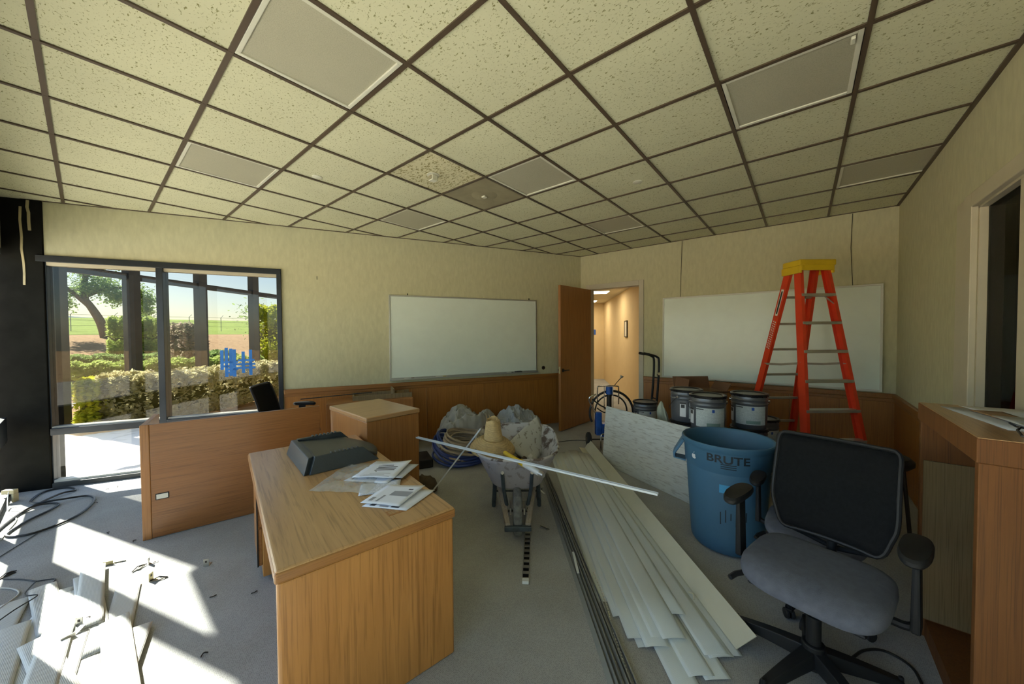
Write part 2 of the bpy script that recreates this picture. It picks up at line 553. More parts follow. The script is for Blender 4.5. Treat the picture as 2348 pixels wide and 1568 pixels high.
        if parent is not None:
            o.parent = parent
        if solid:
            md = o.modifiers.new('thickness', 'SOLIDIFY')
            md.thickness = solid
            md.offset = 0
        if bevel:
            md = o.modifiers.new('bevel', 'BEVEL')
            md.width = bevel
            md.segments = seg
            md.limit_method = 'ANGLE'
            md.angle_limit = R(40)
        if sub:
            md = o.modifiers.new('subdivision', 'SUBSURF')
            md.levels = sub
            md.render_levels = sub
        return o

def spline(pts, n, closed=False):
    out = []
    m = len(pts)
    for i in range(m if closed else m - 1):
        p0 = pts[(i - 1) % m] if closed else pts[max(i - 1, 0)]
        p1, p2 = pts[i], pts[(i + 1) % m]
        p3 = pts[(i + 2) % m] if closed else pts[min(i + 2, m - 1)]
        for k in range(n):
            t = k / n
            out.append(0.5 * ((2 * p1) + (p2 - p0) * t + (2 * p0 - 5 * p1 + 4 * p2 - p3) * t * t + (3 * p1 - p0 - 3 * p2 + p3) * t ** 3))
    if not closed:
        out.append(pts[-1])
    return out

def thing(name, label, cat, loc=(0, 0, 0), rz=0.0, group=None):
    o = bpy.data.objects.new(name, None)
    o.empty_display_size = 0.1
    C.objects.link(o)
    o.location = loc
    o.rotation_euler = (0, 0, rz)
    return tag(o, label, cat, group)
def tag(o, label, cat, group=None):
    o['label'] = label
    o['category'] = cat
    if group:
        o['group'] = group
    return o
def struct(o, label=None):
    o['kind'] = 'structure'
    if label:
        o['label'] = label
    return o
def place(o, loc, rz=0.0, rx=0.0, ry=0.0):
    o.location = loc
    o.rotation_euler = (rx, ry, rz)
    return o
def dup(root, loc, rot, label, group=None):
    r = root.copy()
    C.objects.link(r)
    r.location = loc
    r.rotation_euler = rot
    r['label'] = label
    if group:
        r['group'] = group
    def kids(a, b):
        for ch in a.children:
            c = ch.copy()
            C.objects.link(c)
            c.parent = b
            kids(ch, c)
    kids(root, r)
    return r
def clip(poly, a, b, c):
    """keep the side a*x+b*y<=c of a 2-D polygon"""
    out = []
    for i in range(len(poly)):
        p, q = poly[i], poly[(i + 1) % len(poly)]
        dp, dq = a * p[0] + b * p[1] - c, a * q[0] + b * q[1] - c
        if dp <= 0:
            out.append(p)
        if dp * dq < 0:
            t = dp / (dp - dq)
            out.append((p[0] + (q[0] - p[0]) * t, p[1] + (q[1] - p[1]) * t))
    return out

# ------------------------------------------------------------------ the room shell
A1 = Vector((-0.30, 6.147, 0))                # left end of the garden wall (inner face)
ANG1 = R(-25.792)
T1 = Vector((math.cos(ANG1), math.sin(ANG1), 0))
N1 = Vector((-T1.y, T1.x, 0))
L1 = 6.83
XB, YR, XS = 5.85, -0.82, -0.52               # back wall, right wall, glazed side
def on1(o):
    o.location = A1
    o.rotation_euler = (0, 0, ANG1)
    return o

room = [(XS, 6.253), (XB, 3.175), (XB, YR), (XS, YR)]
fl = struct(MB().prism(room, -0.12, 0.0).obj('floor', 'carpet'), 'grey loop-pile office carpet')

# garden wall with its window opening
w = MB()
w.bx(-0.05, 2.145, 0, 0.16, 2.45, CEIL + 0.2)
w.bx(2.145, L1 + 0.05, 0, 0.16, 0, CEIL + 0.2)
wall_left = struct(on1(w.obj('wall_left', 'wallpaper')), 'cream papered wall with the garden window')
s0 = 2.15
k = 0
while s0 < L1 - 0.05:
    s1 = min(s0 + 0.92, L1 - 0.01)
    p = MB().bx(s0 + 0.0015, s1 - 0.0015, -0.012, 0.0, 0.0, 0.835).obj('wainscot_panel', 'oak_panel', wall_left, bevel=0.002)
    s0 = s1
MB().bx(2.15, L1 - 0.01, -0.034, 0.0, 0.835, 0.895).obj('chair_rail', 'oak_rail', wall_left, bevel=0.008)
MB().bx(2.15, L1 - 0.01, -0.020, -0.0, 0.795, 0.838).obj('rail_moulding', 'oak_rail', wall_left, bevel=0.006)

# the black corner column
cp = [(-0.34, -0.02), (0.05, -0.02), (0.05, 0.20), (-0.34, 0.20)]
col = struct(on1(MB().prism(cp, 0, CEIL).obj('trim_1', 'column_black', bevel=0.004)), 'matt black corner column beside the garden window')
for nm, pts in (('a', [(-0.092, 2.93), (-0.098, 2.80), (-0.090, 2.62), (-0.094, 2.50), (-0.082, 2.36), (-0.080, 2.25), (-0.083, 2.14)]),
                ('b', [(-0.040, 3.00), (-0.046, 2.93), (-0.036, 2.88), (-0.037, 2.78), (-0.033, 2.70)])):
    b = MB()
    for (x0, z0), (x1, z1) in zip(pts[:-1], pts[1:]):
        b.beam((x0, -0.024, z0 + 0.004), (x1, -0.024, z1 - 0.004), 0.018 if nm == 'a' else 0.022, 0.008, (0, 1, 0))
    o = b.obj('glue_strip', 'bead_gold', bevel=0.002)
    on1(o)
    tag(o, 'long thin yellowed glue strip running down the black column' if nm == 'a' else 'short yellowed glue strip at the top of the black column', 'glue strip')

# unseen slab added above the garden window to stop a stray sun patch
struct(on1(MB().bx(0.75, 4.5, 0.16, 0.80, 2.56, 2.72).obj('sun_blocker', 'bronze_frame')), 'added unseen sun blocker above the garden window')
# window 1
def win_frame(parent, nm, x0, x1, z0, z1, d0=-0.03, d1=0.10, m='black_frame'):
    return MB().bx(x0, x1, d0, d1, z0, z1).obj(nm, m, parent, bevel=0.003)
win1 = struct(on1(bpy.data.objects.new('window_1', None)), 'black-framed two-light garden window')
C.objects.link(win1)
win_frame(win1, 'head', 0.0, 2.145, 2.385, 2.452)
win_frame(win1, 'jamb', 2.095, 2.145, 0.0, 2.385)
win_frame(win1, 'jamb', 0.05, 0.062, 0.0, 2.385, 0.0, 0.10)
win_frame(win1, 'mullion', 0.932, 0.992, 0.0, 2.385, -0.03, 0.12)
for xa, xb in ((0.062, 0.932), (0.992, 2.095)):
    win_frame(win1, 'sill_rail', xa, xb, 0.562, 0.632)
    win_frame(win1, 'bottom_rail', xa, xb, 0.0, 0.052, -0.03, 0.10, 'bronze_frame')
    MB().bx(xa, xb, 0.0, 0.09, 0.632, 0.648).obj('sill_bead', 'sill_sunlit', win1)
    MB().bx(xa, xb, 0.0, 0.09, 0.052, 0.075).obj('sill_bead', 'sill_sunlit', win1)
    MB().bx(xa, xb, 0.0, 0.09, 2.350, 2.385).obj('head_reflection', 'trim_paint', win1)  # pale strip standing in for the top rail's reflection in the glass
    MB().bx(xa, xb, 0.043, 0.049, 0.648, 2.350).obj('pane', 'window_glass', win1)
    MB().bx(xa, xb, 0.043, 0.049, 0.075, 0.562).obj('pane', 'clear_glass', win1)

# blue masking tape on the right-hand pane
tape_spots = [('v', 1.500, 1.18, 1.42), ('v', 1.545, 1.09, 1.45), ('v', 1.590, 1.10, 1.44), ('v', 1.625, 1.09, 1.43), ('v', 1.715, 1.13, 1.40), ('v', 1.790, 1.10, 1.42),
              ('h', 1.22, 1.50, 1.64), ('h', 1.27, 1.49, 1.66), ('h', 1.18, 1.54, 1.66), ('h', 1.145, 1.53, 1.63), ('h', 1.24, 1.62, 1.84), ('h', 1.29, 1.66, 1.83), ('h', 1.195, 1.62, 1.84)]
words_ = ['first', 'second', 'third', 'fourth', 'fifth', 'sixth', 'seventh', 'eighth', 'ninth', 'tenth', 'eleventh', 'twelfth', 'thirteenth', 'fourteenth', 'fifteenth', 'sixteenth', 'seventeenth', 'eighteenth', 'nineteenth', 'twentieth']
nv = nh = 0
for i, (kd, a, b0, b1) in enumerate(tape_spots):
    d = 0.0425 - 0.0006 * (i % 5)
    if kd == 'v':
        o = MB().bx(a - 0.017, a + 0.017, d - 0.0006, d, b0, b1).obj('tape_strip', 'tape_blue')
        lab = 'upright blue tape strip on the window pane, %s from the left' % words_[nv]
        nv += 1
    else:
        o = MB().bx(b0, b1, d - 0.0006, d, a - 0.012, a + 0.012).obj('tape_strip', 'tape_blue')
        hs = sorted(q[1] for q in tape_spots if q[0] == 'h')[::-1]
        lab = 'level blue tape strip on the window pane, %s from the top' % words_[hs.index(a)]
    on1(o)
    tag(o, lab, 'tape', 'blue tape strips on the window')

# window 2: the glazed side, left of the camera
win2 = struct(bpy.data.objects.new('window_2', None), 'black-framed window wall on the sunny side')
C.objects.link(win2)
MUL = [6.02, 5.025, 3.805, 2.585, 1.365, 0.145, -0.82]
MB().bx(-0.62, -0.52, -0.82, 6.2, 2.43, 2.50).obj('head', 'black_frame', win2)
MB().bx(-0.62, -0.52, -0.82, 6.2, 0.0, 0.05).obj('bottom_rail', 'bronze_frame', win2)
for y in MUL[1:6]:
    MB().bx(-0.62, -0.52, y - 0.055, y + 0.055, 0.05, 2.43).obj('mullion', 'black_frame', win2)
edges = [6.2] + MUL[1:6] + [-0.875]
for y1, y0 in zip(edges[:-1], edges[1:]):
    MB().bx(-0.62, -0.52, y0 + 0.055, y1 - 0.055, 0.56, 0.80).obj('sill_rail', 'black_frame', win2)
    MB().bx(-0.575, -0.569, y0 + 0.055, y1 - 0.055, 0.80, 2.43).obj('pane', 'clear_glass', win2)
    MB().bx(-0.575, -0.569, y0 + 0.055, y1 - 0.055, 0.05, 0.56).obj('pane', 'clear_glass', win2)
struct(MB().bx(-0.66, -0.52, -0.95, 6.25, 2.50, CEIL + 0.2).obj('wall_front', 'wallpaper'), 'cream wall strip above the side windows')

# back wall with the doorway
DY0, DY1, DZ = 2.085, 3.00, 2.40
w = MB()
w.bx(XB, XB + 0.14, YR - 0.14, DY0, 0, CEIL + 0.2)
w.bx(XB, XB + 0.14, DY1, 3.30, 0, CEIL + 0.2)
w.bx(XB, XB + 0.14, DY0, DY1, DZ, CEIL + 0.2)
wall_back = struct(w.obj('wall_back', 'wallpaper'), 'cream papered back wall with the doorway')
y0 = YR
while y0 < 2.0:
    y1 = min(y0 + 0.95, 2.02)
    MB().bx(XB - 0.012, XB, y0 + 0.0015, y1 - 0.0015, 0, 0.83).obj('wainscot_panel', 'oak_panel', wall_back, bevel=0.002)
    y0 = y1
b = MB().bx(XB - 0.034, XB, YR, 2.02, 0.83, 0.89)
b.obj('chair_rail', 'oak_rail', wall_back, bevel=0.008)
MB().bx(XB - 0.020, XB, YR, 2.02, 0.79, 0.832).obj('rail_moulding', 'oak_rail', wall_back, bevel=0.006)
door_frame = struct(bpy.data.objects.new('trim_2', None), 'cream door frame of the hallway door')
C.objects.link(door_frame)
MB().bx(XB - 0.018, XB + 0.155, DY0 - 0.065, DY0 + 0.012, 0, DZ + 0.075).obj('frame_jamb', 'door_frame', door_frame, bevel=0.004)
MB().bx(XB - 0.018, XB + 0.155, DY1 - 0.012, DY1 + 0.06, 0, DZ + 0.075).obj('frame_jamb', 'door_frame', door_frame, bevel=0.004)
MB().bx(XB - 0.018, XB + 0.155, DY0 + 0.012, DY1 - 0.012, DZ - 0.012, DZ + 0.075).obj('frame_head', 'door_frame', door_frame, bevel=0.004)
for nm, z in (('strike_plate', 1.62), ('strike_plate', 1.68)):
    MB().bx(XB + 0.02, XB + 0.06, DY0 + 0.012, DY0 + 0.016, z - 0.03 if z < 1.65 else z - 0.008, z + 0.02 if z < 1.65 else z + 0.008).obj(nm, 'steel_dark', door_frame)

# the door leaf swung into the room
door = struct(bpy.data.objects.new('door_1', None), 'oak door standing open into the room')
C.objects.link(door)
door.location = (5.835, 2.985, 0)
door.rotation_euler = (0, 0, R(176.5))
MB().bx(0.0, 0.945, -0.022, 0.022, 0.012, 2.385).obj('door_leaf', 'oak_door', door, bevel=0.002)
for sd in (1, -1):
    h = MB()
    h.cyl((0.885, sd * 0.022, 1.0), (0.885, sd * 0.032, 1.0), 0.028, n=20)
    h.cyl((0.885, sd * 0.03, 1.0), (0.885, sd * 0.07, 1.0), 0.010)
    h.tube([(0.885, sd * 0.068, 1.0), (0.84, sd * 0.07, 1.0), (0.77, sd * 0.066, 0.998)], 0.010, 8)
    h.obj('door_handle', 'steel_dark', door, smooth=True)
MB().bx(0.944, 0.9465, -0.012, 0.012, 0.95, 1.06).obj('latch_plate', 'brass', door)
for z in (0.25, 1.2, 2.15):
    MB().cyl((0.0, -0.026, z - 0.05), (0.0, -0.026, z + 0.05), 0.008, n=10).obj('hinge', 'steel_dark', door)

# right wall with the big opening
OX0, OX1, OZ = 1.70, 3.49, 2.36
w = MB()
w.bx(OX1, XB + 0.14, YR - 0.14, YR, 0, CEIL + 0.2)
w.bx(-0.66, OX0, YR - 0.14, YR, 0, CEIL + 0.2)
w.bx(OX0, OX1, YR - 0.14, YR, OZ, CEIL + 0.2)
wall_right = struct(w.obj('wall_right', 'wallpaper'), 'cream papered right wall')
x0 = 3.83
while x0 < XB - 0.05:
    x1 = min(x0 + 1.0, XB)
    MB().bx(x0 + 0.0015, x1 - 0.0015, YR, YR + 0.012, 0, 0.83).obj('wainscot_panel', 'oak_panel', wall_right, bevel=0.002)
    x0 = x1
MB().bx(3.83, XB, YR, YR + 0.034, 0.83, 0.89).obj('chair_rail', 'oak_rail', wall_right, bevel=0.008)
MB().bx(3.83, XB, YR, YR + 0.020, 0.79, 0.832).obj('rail_moulding', 'oak_rail', wall_right, bevel=0.006)
win3 = struct(bpy.data.objects.new('window_3', None), 'cream-framed inner glazing onto a dark room')
C.objects.link(win3)
MB().bx(3.62, 3.82, YR, YR + 0.016, 0, OZ + 0.09).obj('casing', 'trim_paint', win3, bevel=0.003)
MB().bx(3.49, 3.62, YR, YR + 0.030, 0, OZ + 0.09).obj('casing', 'trim_paint', win3, bevel=0.004)
MB().bx(OX0, 3.49, YR, YR + 0.030, OZ, OZ + 0.09).obj('head_casing', 'trim_paint', win3, bevel=0.004)
MB().bx(3.475, 3.49, YR - 0.06, YR, 0, OZ).obj('reveal', 'trim_paint', win3)
MB().bx(OX0, 3.49, YR - 0.16, YR, OZ - 0.012, OZ).obj('reveal', 'trim_paint', win3)
MB().bx(2.84, 2.955, YR - 0.10, YR + 0.0, 0, OZ - 0.012).obj('stile', 'trim_paint', win3, bevel=0.003)
MB().bx(OX0, OX0 + 0.07, YR - 0.16, YR - 0.10, 0, OZ - 0.012).obj('stile', 'trim_paint', win3, bevel=0.003)
MB().bx(2.955, 3.475, YR - 0.041, YR - 0.035, 0.0, OZ - 0.012).obj('pane', 'dark_glass', win3)
MB().bx(OX0 + 0.07, 2.84, YR - 0.041, YR - 0.035, 0.0, OZ - 0.012).obj('pane', 'dark_glass', win3)
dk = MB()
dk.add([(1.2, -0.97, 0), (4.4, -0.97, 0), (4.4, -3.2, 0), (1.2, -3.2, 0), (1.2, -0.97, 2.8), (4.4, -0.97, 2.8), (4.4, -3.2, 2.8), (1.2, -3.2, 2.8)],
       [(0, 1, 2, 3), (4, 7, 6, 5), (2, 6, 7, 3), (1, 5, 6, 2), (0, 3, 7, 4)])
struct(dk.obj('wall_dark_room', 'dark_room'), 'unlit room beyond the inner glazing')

# ceiling: black plenum, tee grid, mineral tiles
ceil = struct(MB().prism(room, CEIL + 0.10, CEIL + 0.2).obj('ceiling', 'plenum'), 'suspended ceiling of two-foot mineral tiles')
P_ = 0.61
GX, GY = -0.7288, 1.607
lights = {(2, 0), (2, 3), (5, 3), (5, 0), (8, 0), (5, -3), (8, -4)}
full_tile = None
nA, nC = (N1.x, N1.y), N1.x * A1.x + N1.y * A1.y
for i in range(0, 11):
    for j in range(-4, 8):
        poly = [(GX + i * P_, GY + j * P_), (GX + (i + 1) * P_, GY + j * P_), (GX + (i + 1) * P_, GY + (j + 1) * P_), (GX + i * P_, GY + (j + 1) * P_)]
        whole = len(poly)
        q = clip(poly, nA[0], nA[1], nC)
        q = clip(q, 1, 0, XB) if q else q
        q = clip(q, -1, 0, -XS) if q else q
        q = clip(q, 0, -1, -YR) if q else q
        if len(q) < 3:
            continue
        cx = sum(p[0] for p in q) / len(q)
        cy = sum(p[1] for p in q) / len(q)
        area = abs(sum(q[a][0] * q[(a + 1) % len(q)][1] - q[(a + 1) % len(q)][0] * q[a][1] for a in range(len(q)))) / 2
        if area < 0.004 or (i, j) in lights:
            continue
        m_ = 'coarse_tile' if (i, j) == (4, 1) else 'ceiling_tile'
        if (i, j) == (5, 1):
            continue
        if area > 0.37:
            cx, cy = GX + (i + 0.5) * P_, GY + (j + 0.5) * P_
            if full_tile is None or m_ != 'ceiling_tile':
                o = MB().bx(-0.3, 0.3, -0.3, 0.3, 0.0, 0.016).obj('ceiling_tile', m_, ceil, bevel=0.004)
                if m_ == 'ceiling_tile':
                    full_tile = o
            else:
                o = full_tile.copy()
                C.objects.link(o)
                o.parent = ceil
        else:
            g = [((p[0] - cx) * 0.985, (p[1] - cy) * 0.985) for p in q]
            o = MB().prism(g, 0.0, 0.016).obj('ceiling_tile', m_, ceil)
        tilt = 0.004 * (random.random() - 0.5)
        o.location = (cx, cy, CEIL + 0.004 + 0.002 * random.random())
        o.rotation_euler = (tilt, 0.004 * (random.random() - 0.5), 0)
TW = 0.024
def cut_line(p0, p1):
    """clip a tee to the slanted garden wall"""
    d0 = nA[0] * p0[0] + nA[1] * p0[1] - nC
    d1 = nA[0] * p1[0] + nA[1] * p1[1] - nC
    if d0 > 0 and d1 > 0:
        return None
    if d0 > 0 or d1 > 0:
        t = d0 / (d0 - d1)
        c = (p0[0] + (p1[0] - p0[0]) * t, p0[1] + (p1[1] - p0[1]) * t)
        return (c, p1) if d0 > 0 else (p0, c)
    return p0, p1
for i in range(1, 11):
    x = GX + i * P_
    seg = cut_line((x, YR), (x, 6.6))
    if seg and XS < x < XB:
        MB().beam((seg[0][0], seg[0][1], CEIL - 0.0), (seg[1][0], seg[1][1], CEIL - 0.0), TW * (1.0 if i > 1 else 1.0), 0.008).obj('ceiling_tee', 'tee_metal', ceil)
for j in range(-3, 8):
    y = GY + j * P_
    seg = cut_line((XS, y), (XB, y))
    if seg:
        MB().beam((seg[0][0], seg[0][1], CEIL - 0.0005), (seg[1][0], seg[1][1], CEIL - 0.0005), TW * 0.92, 0.008).obj('ceiling_tee', 'tee_metal', ceil)
MB().bx(XS, XB, YR, YR + 0.024, CEIL - 0.006, CEIL + 0.02).obj('wall_angle', 'tee_metal', ceil)
MB().bx(XB - 0.012, XB, YR, 3.17, CEIL - 0.003, CEIL + 0.02).obj('wall_angle', 'tee_metal', ceil)
e0, e1 = A1 + T1 * -0.1 - N1 * 0.006, A1 + T1 * L1 - N1 * 0.006
MB().beam((e0.x, e0.y, CEIL + 0.008), (e1.x, e1.y, CEIL + 0.008), 0.012, 0.022).obj('wall_angle', 'tee_metal', ceil)

# ceiling light troffers (switched off)
where = {(2, 0): 'nearest the camera, left of centre', (2, 3): 'close to the garden window', (5, 3): 'above the whiteboard on the garden wall',
         (5, 0): 'beside the tan speaker plate', (8, 0): 'nearest the open door', (5, -3): 'with the loose hinge, upper right', (8, -4): 'against the right wall above the ladder'}
for (i, j), txt in where.items():
    t = thing('ceiling_light', 'square unlit ceiling light panel ' + txt, 'ceiling light', (GX + (i + 0.5) * P_, GY + (j + 0.5) * P_, CEIL), 0, 'unlit ceiling lights')
    h = 0.291
    for x0, x1, y0, y1 in ((-h, h, -h, -h + 0.022), (-h, h, h - 0.022, h), (-h, -h + 0.022, -h + 0.022, h - 0.022), (h - 0.022, h, -h + 0.022, h - 0.022)):
        MB().bx(x0, x1, y0, y1, -0.002, 0.02).obj('frame_bar', 'fixture_white', t, bevel=0.003)
    MB().bx(-h + 0.022, h - 0.022, -h + 0.022, h - 0.022, 0.006, 0.012).obj('lens', 'lens_acrylic', t)
    MB().bx(-h, h, -h, h, 0.05, 0.09).obj('housing', 'fixture_white', t)
    if (i, j) == (5, -3):
        MB().bx(-h + 0.03, -h + 0.075, -h + 0.028, -h + 0.045, -0.016, 0.0).obj('hinge_tab', 'fixture_white', t, bevel=0.003)

# speaker plate, smoke detector, sprinkler covers
t = thing('speaker_plate', 'tan square ceiling plate stained around its centre fitting', 'speaker plate', (GX + 5.5 * P_, GY + 1.5 * P_, CEIL))
MB().bx(-0.297, 0.297, -0.297, 0.297, 0.002, 0.014).obj('plate', 'plate_tan', t, bevel=0.003)
MB().lathe([(0.0, -0.006), (0.045, -0.006), (0.10, -0.002), (0.14, 0.003)], 28).obj('dished_ring', 'plate_tan', t, smooth=True)
MB().bx(-0.022, 0.022, -0.022, 0.022, -0.022, -0.006).obj('fitting', 'fixture_white', t, bevel=0.004)
t = thing('smoke_detector', 'beige box sensor hanging from the coarse ceiling tile', 'sensor', (2.00, 2.55, CEIL))
MB().lathe([(0.0, 0.0), (0.055, 0.0), (0.055, 0.006), (0.0, 0.006)], 20).obj('base_plate', 'fixture_white', t)
MB().bx(-0.03, 0.03, -0.028, 0.028, -0.05, 0.0).obj('sensor_body', 'fixture_white', t, bevel=0.006)
MB().bx(-0.036, -0.03, -0.018, 0.018, -0.042, -0.01).obj('sensor_window', 'plate_tan', t)
for x, y, txt in ((1.354, 3.372, 'between the garden window light and the coarse tile'), (3.329, 1.21, 'near the lifted tile corner')):
    o = MB().lathe([(0.0, -0.004), (0.034, -0.004), (0.042, 0.0), (0.042, 0.004)], 26).obj('sprinkler_cover', 'fixture_white', smooth=True)
    o.location = (x, y, CEIL + 0.002)
    tag(o, 'round flat sprinkler cover in the ceiling ' + txt, 'sprinkler cover')

# the hallway beyond the door
HC = 2.64
hd = Vector((0.84, 0.54, 0)).normalized()
hn = Vector((-hd.y, hd.x, 0))
h0 = Vector((5.99, 1.80, 0))
h1 = h0 + hd * 6.6
h2 = h1 + hn * 3.0
h3 = Vector((5.99, 3.9, 0))
pl = [(h0.x, h0.y), (h1.x, h1.y), (h2.x, h2.y), (h3.x, h3.y)]
struct(MB().prism(pl, -0.12, 0.0).obj('floor_hallway', 'carpet'), 'hallway carpet beyond the door')
hc = struct(MB().prism(pl, HC, HC + 0.1).obj('ceiling_hallway', 'hall_ceiling'), 'hallway ceiling with lit panels')
def vwall(nm, p, q, mt, lab, th=0.1):
    d = (q - p).normalized()
    n = Vector((-d.y, d.x, 0))
    o = MB().bx(0, (q - p).length, -th, 0, 0, HC + 0.2).obj(nm, mt)
    o.location = p
    o.rotation_euler = (0, 0, math.atan2(d.y, d.x))
    return struct(o, lab)
wr = vwall('wall_hallway_right', h0 - hd * 0.02, h1, 'hall_wall', 'warm lit hallway wall')
vwall('wall_hallway_end', h1, h2, 'hall_wall', 'hallway end wall')
vwall('wall_hallway_left', h2, h3, 'hall_wall', 'hallway left wall')
struct(MB().bx(5.985, 5.99, 3.0, 4.0, 0, HC + 0.2).obj('wall_hallway_near', 'hall_wall'), 'hallway side of the back wall')
for a, off, txt in ((3.1, 0.95, 'nearer'), (5.6, 0.95, 'farther')):
    c = h0 + hd * a + hn * off
    t = thing('hall_light', 'lit ceiling panel in the hallway, the %s one' % txt, 'ceiling light', (c.x, c.y, HC), math.atan2(hd.y, hd.x), 'lit hallway ceiling panels')
    MB().bx(-0.3, 0.3, -0.6, 0.6, -0.012, 0.0).obj('light_frame', 'fixture_white', t)
    MB().bx(-0.27, 0.27, -0.57, 0.57, -0.016, -0.012).obj('light_lens', 'hall_tube', t)
c = h0 + hd * 0.55 + hn * 0.4
MB().bx(-0.30, 0.45, -0.35, 0.5, -0.012, -0.002).obj('ceiling_gap', 'plenum', hc).location = (c.x, c.y, HC)
# picture on the hall wall
pc = h0 + hd * 2.72 + hn * 0.012
t = thing('picture_frame', 'small dark-framed notice on the hallway wall', 'picture', (pc.x, pc.y, 1.70), math.atan2(hd.y, hd.x))
for x0, x1, z0, z1 in ((-0.15, 0.15, -0.20, -0.175), (-0.15, 0.15, 0.175, 0.20), (-0.15, -0.125, -0.175, 0.175), (0.125, 0.15, -0.175, 0.175)):
    MB().bx(x0, x1, -0.011, 0.014, z0, z1).obj('frame_bar', 'steel_dark', t)
MB().bx(-0.125, 0.125, -0.008, 0.006, -0.175, 0.175).obj('notice', 'sticker_white', t)
# far hallway door
dd = struct(bpy.data.objects.new('door_2', None), 'cream door at the hallway end')
C.objects.link(dd)
dp = h1 + hn * 0.42 - hd * 0.01
dd.location = dp
dd.rotation_euler = (0, 0, math.atan2(hn.y, hn.x))
MB().bx(0.07, 0.95, 0.0, 0.03, 0.02, 2.05).obj('door_leaf', 'hall_wall', dd, bevel=0.004)
MB().bx(0.0, 0.07, 0.0, 0.05, 0.0, 2.12).obj('frame_jamb', 'door_frame', dd, bevel=0.004)
MB().bx(0.95, 1.02, 0.0, 0.05, 0.0, 2.12).obj('frame_jamb', 'door_frame', dd, bevel=0.004)
MB().bx(0.07, 0.95, 0.0, 0.05, 2.05, 2.12).obj('frame_head', 'door_frame', dd, bevel=0.004)
MB().cyl((0.17, 0.03, 0.98), (0.17, 0.09, 0.98), 0.03, n=14).obj('door_knob', 'brass', dd, smooth=True)
o = MB().bx(-0.05, 0.05, 0.0, 0.006, 1.55, 1.73).obj('door_sign', 'label_blue')
o.location = dp + hn * -0.09
o.rotation_euler = dd.rotation_euler
tag(o, 'small blue sign beside the hallway end door', 'sign')

# ------------------------------------------------------------------ desk in the foreground
DA = R(-11.0)
desk = thing('desk', 'oak office desk in the foreground with papers on top', 'desk', (0.42, 1.47, 0), DA)
MB().bx(0.0, 0.745, 0.0, 1.68, 0.712, 0.742).obj('desk_top', 'oak_desk_top', desk, bevel=0.010, seg=3)
MB().bx(-0.004, 0.749, -0.004, 0.030, 0.690, 0.735).obj('edge_band', 'oak_desk_edge', desk, bevel=0.010, seg=3)
MB().bx(-0.004, 0.024, 0.030, 1.684, 0.690, 0.735).obj('edge_band', 'oak_desk_edge', desk, bevel=0.010, seg=3)
MB().bx(0.722, 0.749, 0.030, 1.684, 0.690, 0.735).obj('edge_band', 'oak_desk_edge', desk, bevel=0.010, seg=3)
MB().bx(0.004, 0.741, 0.006, 0.044, 0.0, 0.690).obj('end_panel', 'oak_desk_side', desk, bevel=0.012, seg=3)
MB().bx(0.05, 0.735, 1.640, 1.676, 0.0, 0.690).obj('end_panel', 'oak_desk_side', desk, bevel=0.010)
MB().bx(0.69, 0.715, 0.046, 1.64, 0.05, 0.690).obj('modesty_panel', 'oak_desk_side', desk)
ped = MB().bx(0.045, 0.688, 1.25, 1.638, 0.03, 0.688).obj('pedestal', 'oak_desk_side', desk, bevel=0.004)
for z0, z1 in ((0.10, 0.34), (0.355, 0.52), (0.535, 0.665)):
    d = MB().bx(0.022, 0.045, 1.27, 1.62, z0, z1).obj('drawer', 'oak_desk_edge', desk, bevel=0.004)
MB().bx(0.016, 0.023, 1.262, 1.272, 0.10, 0.665).obj('drawer_pull', 'black_plastic', desk)
MB().bx(0.46, 0.56, 0.12, 0.17, 0.7405, 0.7432).obj('cable_grommet', 'oak_cabinet', desk, bevel=0.001)
MB().bx(0.47, 0.515, 0.13, 0.16, 0.7432, 0.7440).obj('grommet_flap', 'oak_desk_top', desk)

# black moulded foot rest lying on the desk
fr = thing('foot_rest', 'black moulded plastic foot rest lying on the oak desk', 'foot rest', (0.855, 2.335, 0.742), R(-8.5))
LX, LY, HZ = 0.43, 0.52, 0.10
def deck(u, v):
    x = 0.03 + u * (LX + 0.03 - 0.06)
    bow = 0.06 * (1 - (2 * v - 1) ** 2) * u
    z = HZ - 0.012 - 0.030 * u - 0.030 * max(0, u - 0.75) / 0.25 * 1.2
    return (x + bow, 0.028 + v * (LY - 0.056), z)
MB().grid(deck, 14, 14).obj('deck', 'tray_plastic', fr, smooth=True, solid=0.006)
for s in (0, 1):
    y0, y1 = (0.0, 0.03) if s == 0 else (LY - 0.03, LY)
    b = MB()
    prof = [(0.0, 0.0), (0.035, HZ + 0.004), (LX - 0.10, HZ + 0.004), (LX, 0.0)]
    vs = [(x, y0 - (0.02 if (z == 0 and s == 0) else 0), z) for x, z in prof] + [(x, y1 + (0.02 if (z == 0 and s == 1) else 0), z) for x, z in prof]
    b.add(vs, [(0, 3, 2, 1), (4, 5, 6, 7), (0, 1, 5, 4), (1, 2, 6, 5), (2, 3, 7, 6), (3, 0, 4, 7)])
    b.obj('side_rail', 'tray_plastic', fr, bevel=0.005, fix=True)
    yc = (y0 + y1) / 2
    for q in range(7):
        xx = 0.13 + 0.026 * q
        MB().bx(xx, xx + 0.014, yc - 0.016, yc + 0.016, HZ + 0.002, HZ + 0.012).obj('grip_tooth', 'tray_plastic', fr, bevel=0.003)
b = MB().add([(-0.03, -0.015, 0), (0.0, 0.0, HZ), (0.035, 0.02, HZ + 0.003), (0.035, 0.02, 0), (-0.03, LY + 0.015, 0), (0.0, LY, HZ), (0.035, LY - 0.02, HZ + 0.003), (0.035, LY - 0.02, 0)],
             [(0, 1, 2, 3), (7, 6, 5, 4), (0, 4, 5, 1), (1, 5, 6, 2), (2, 6, 7, 3), (3, 7, 4, 0)])
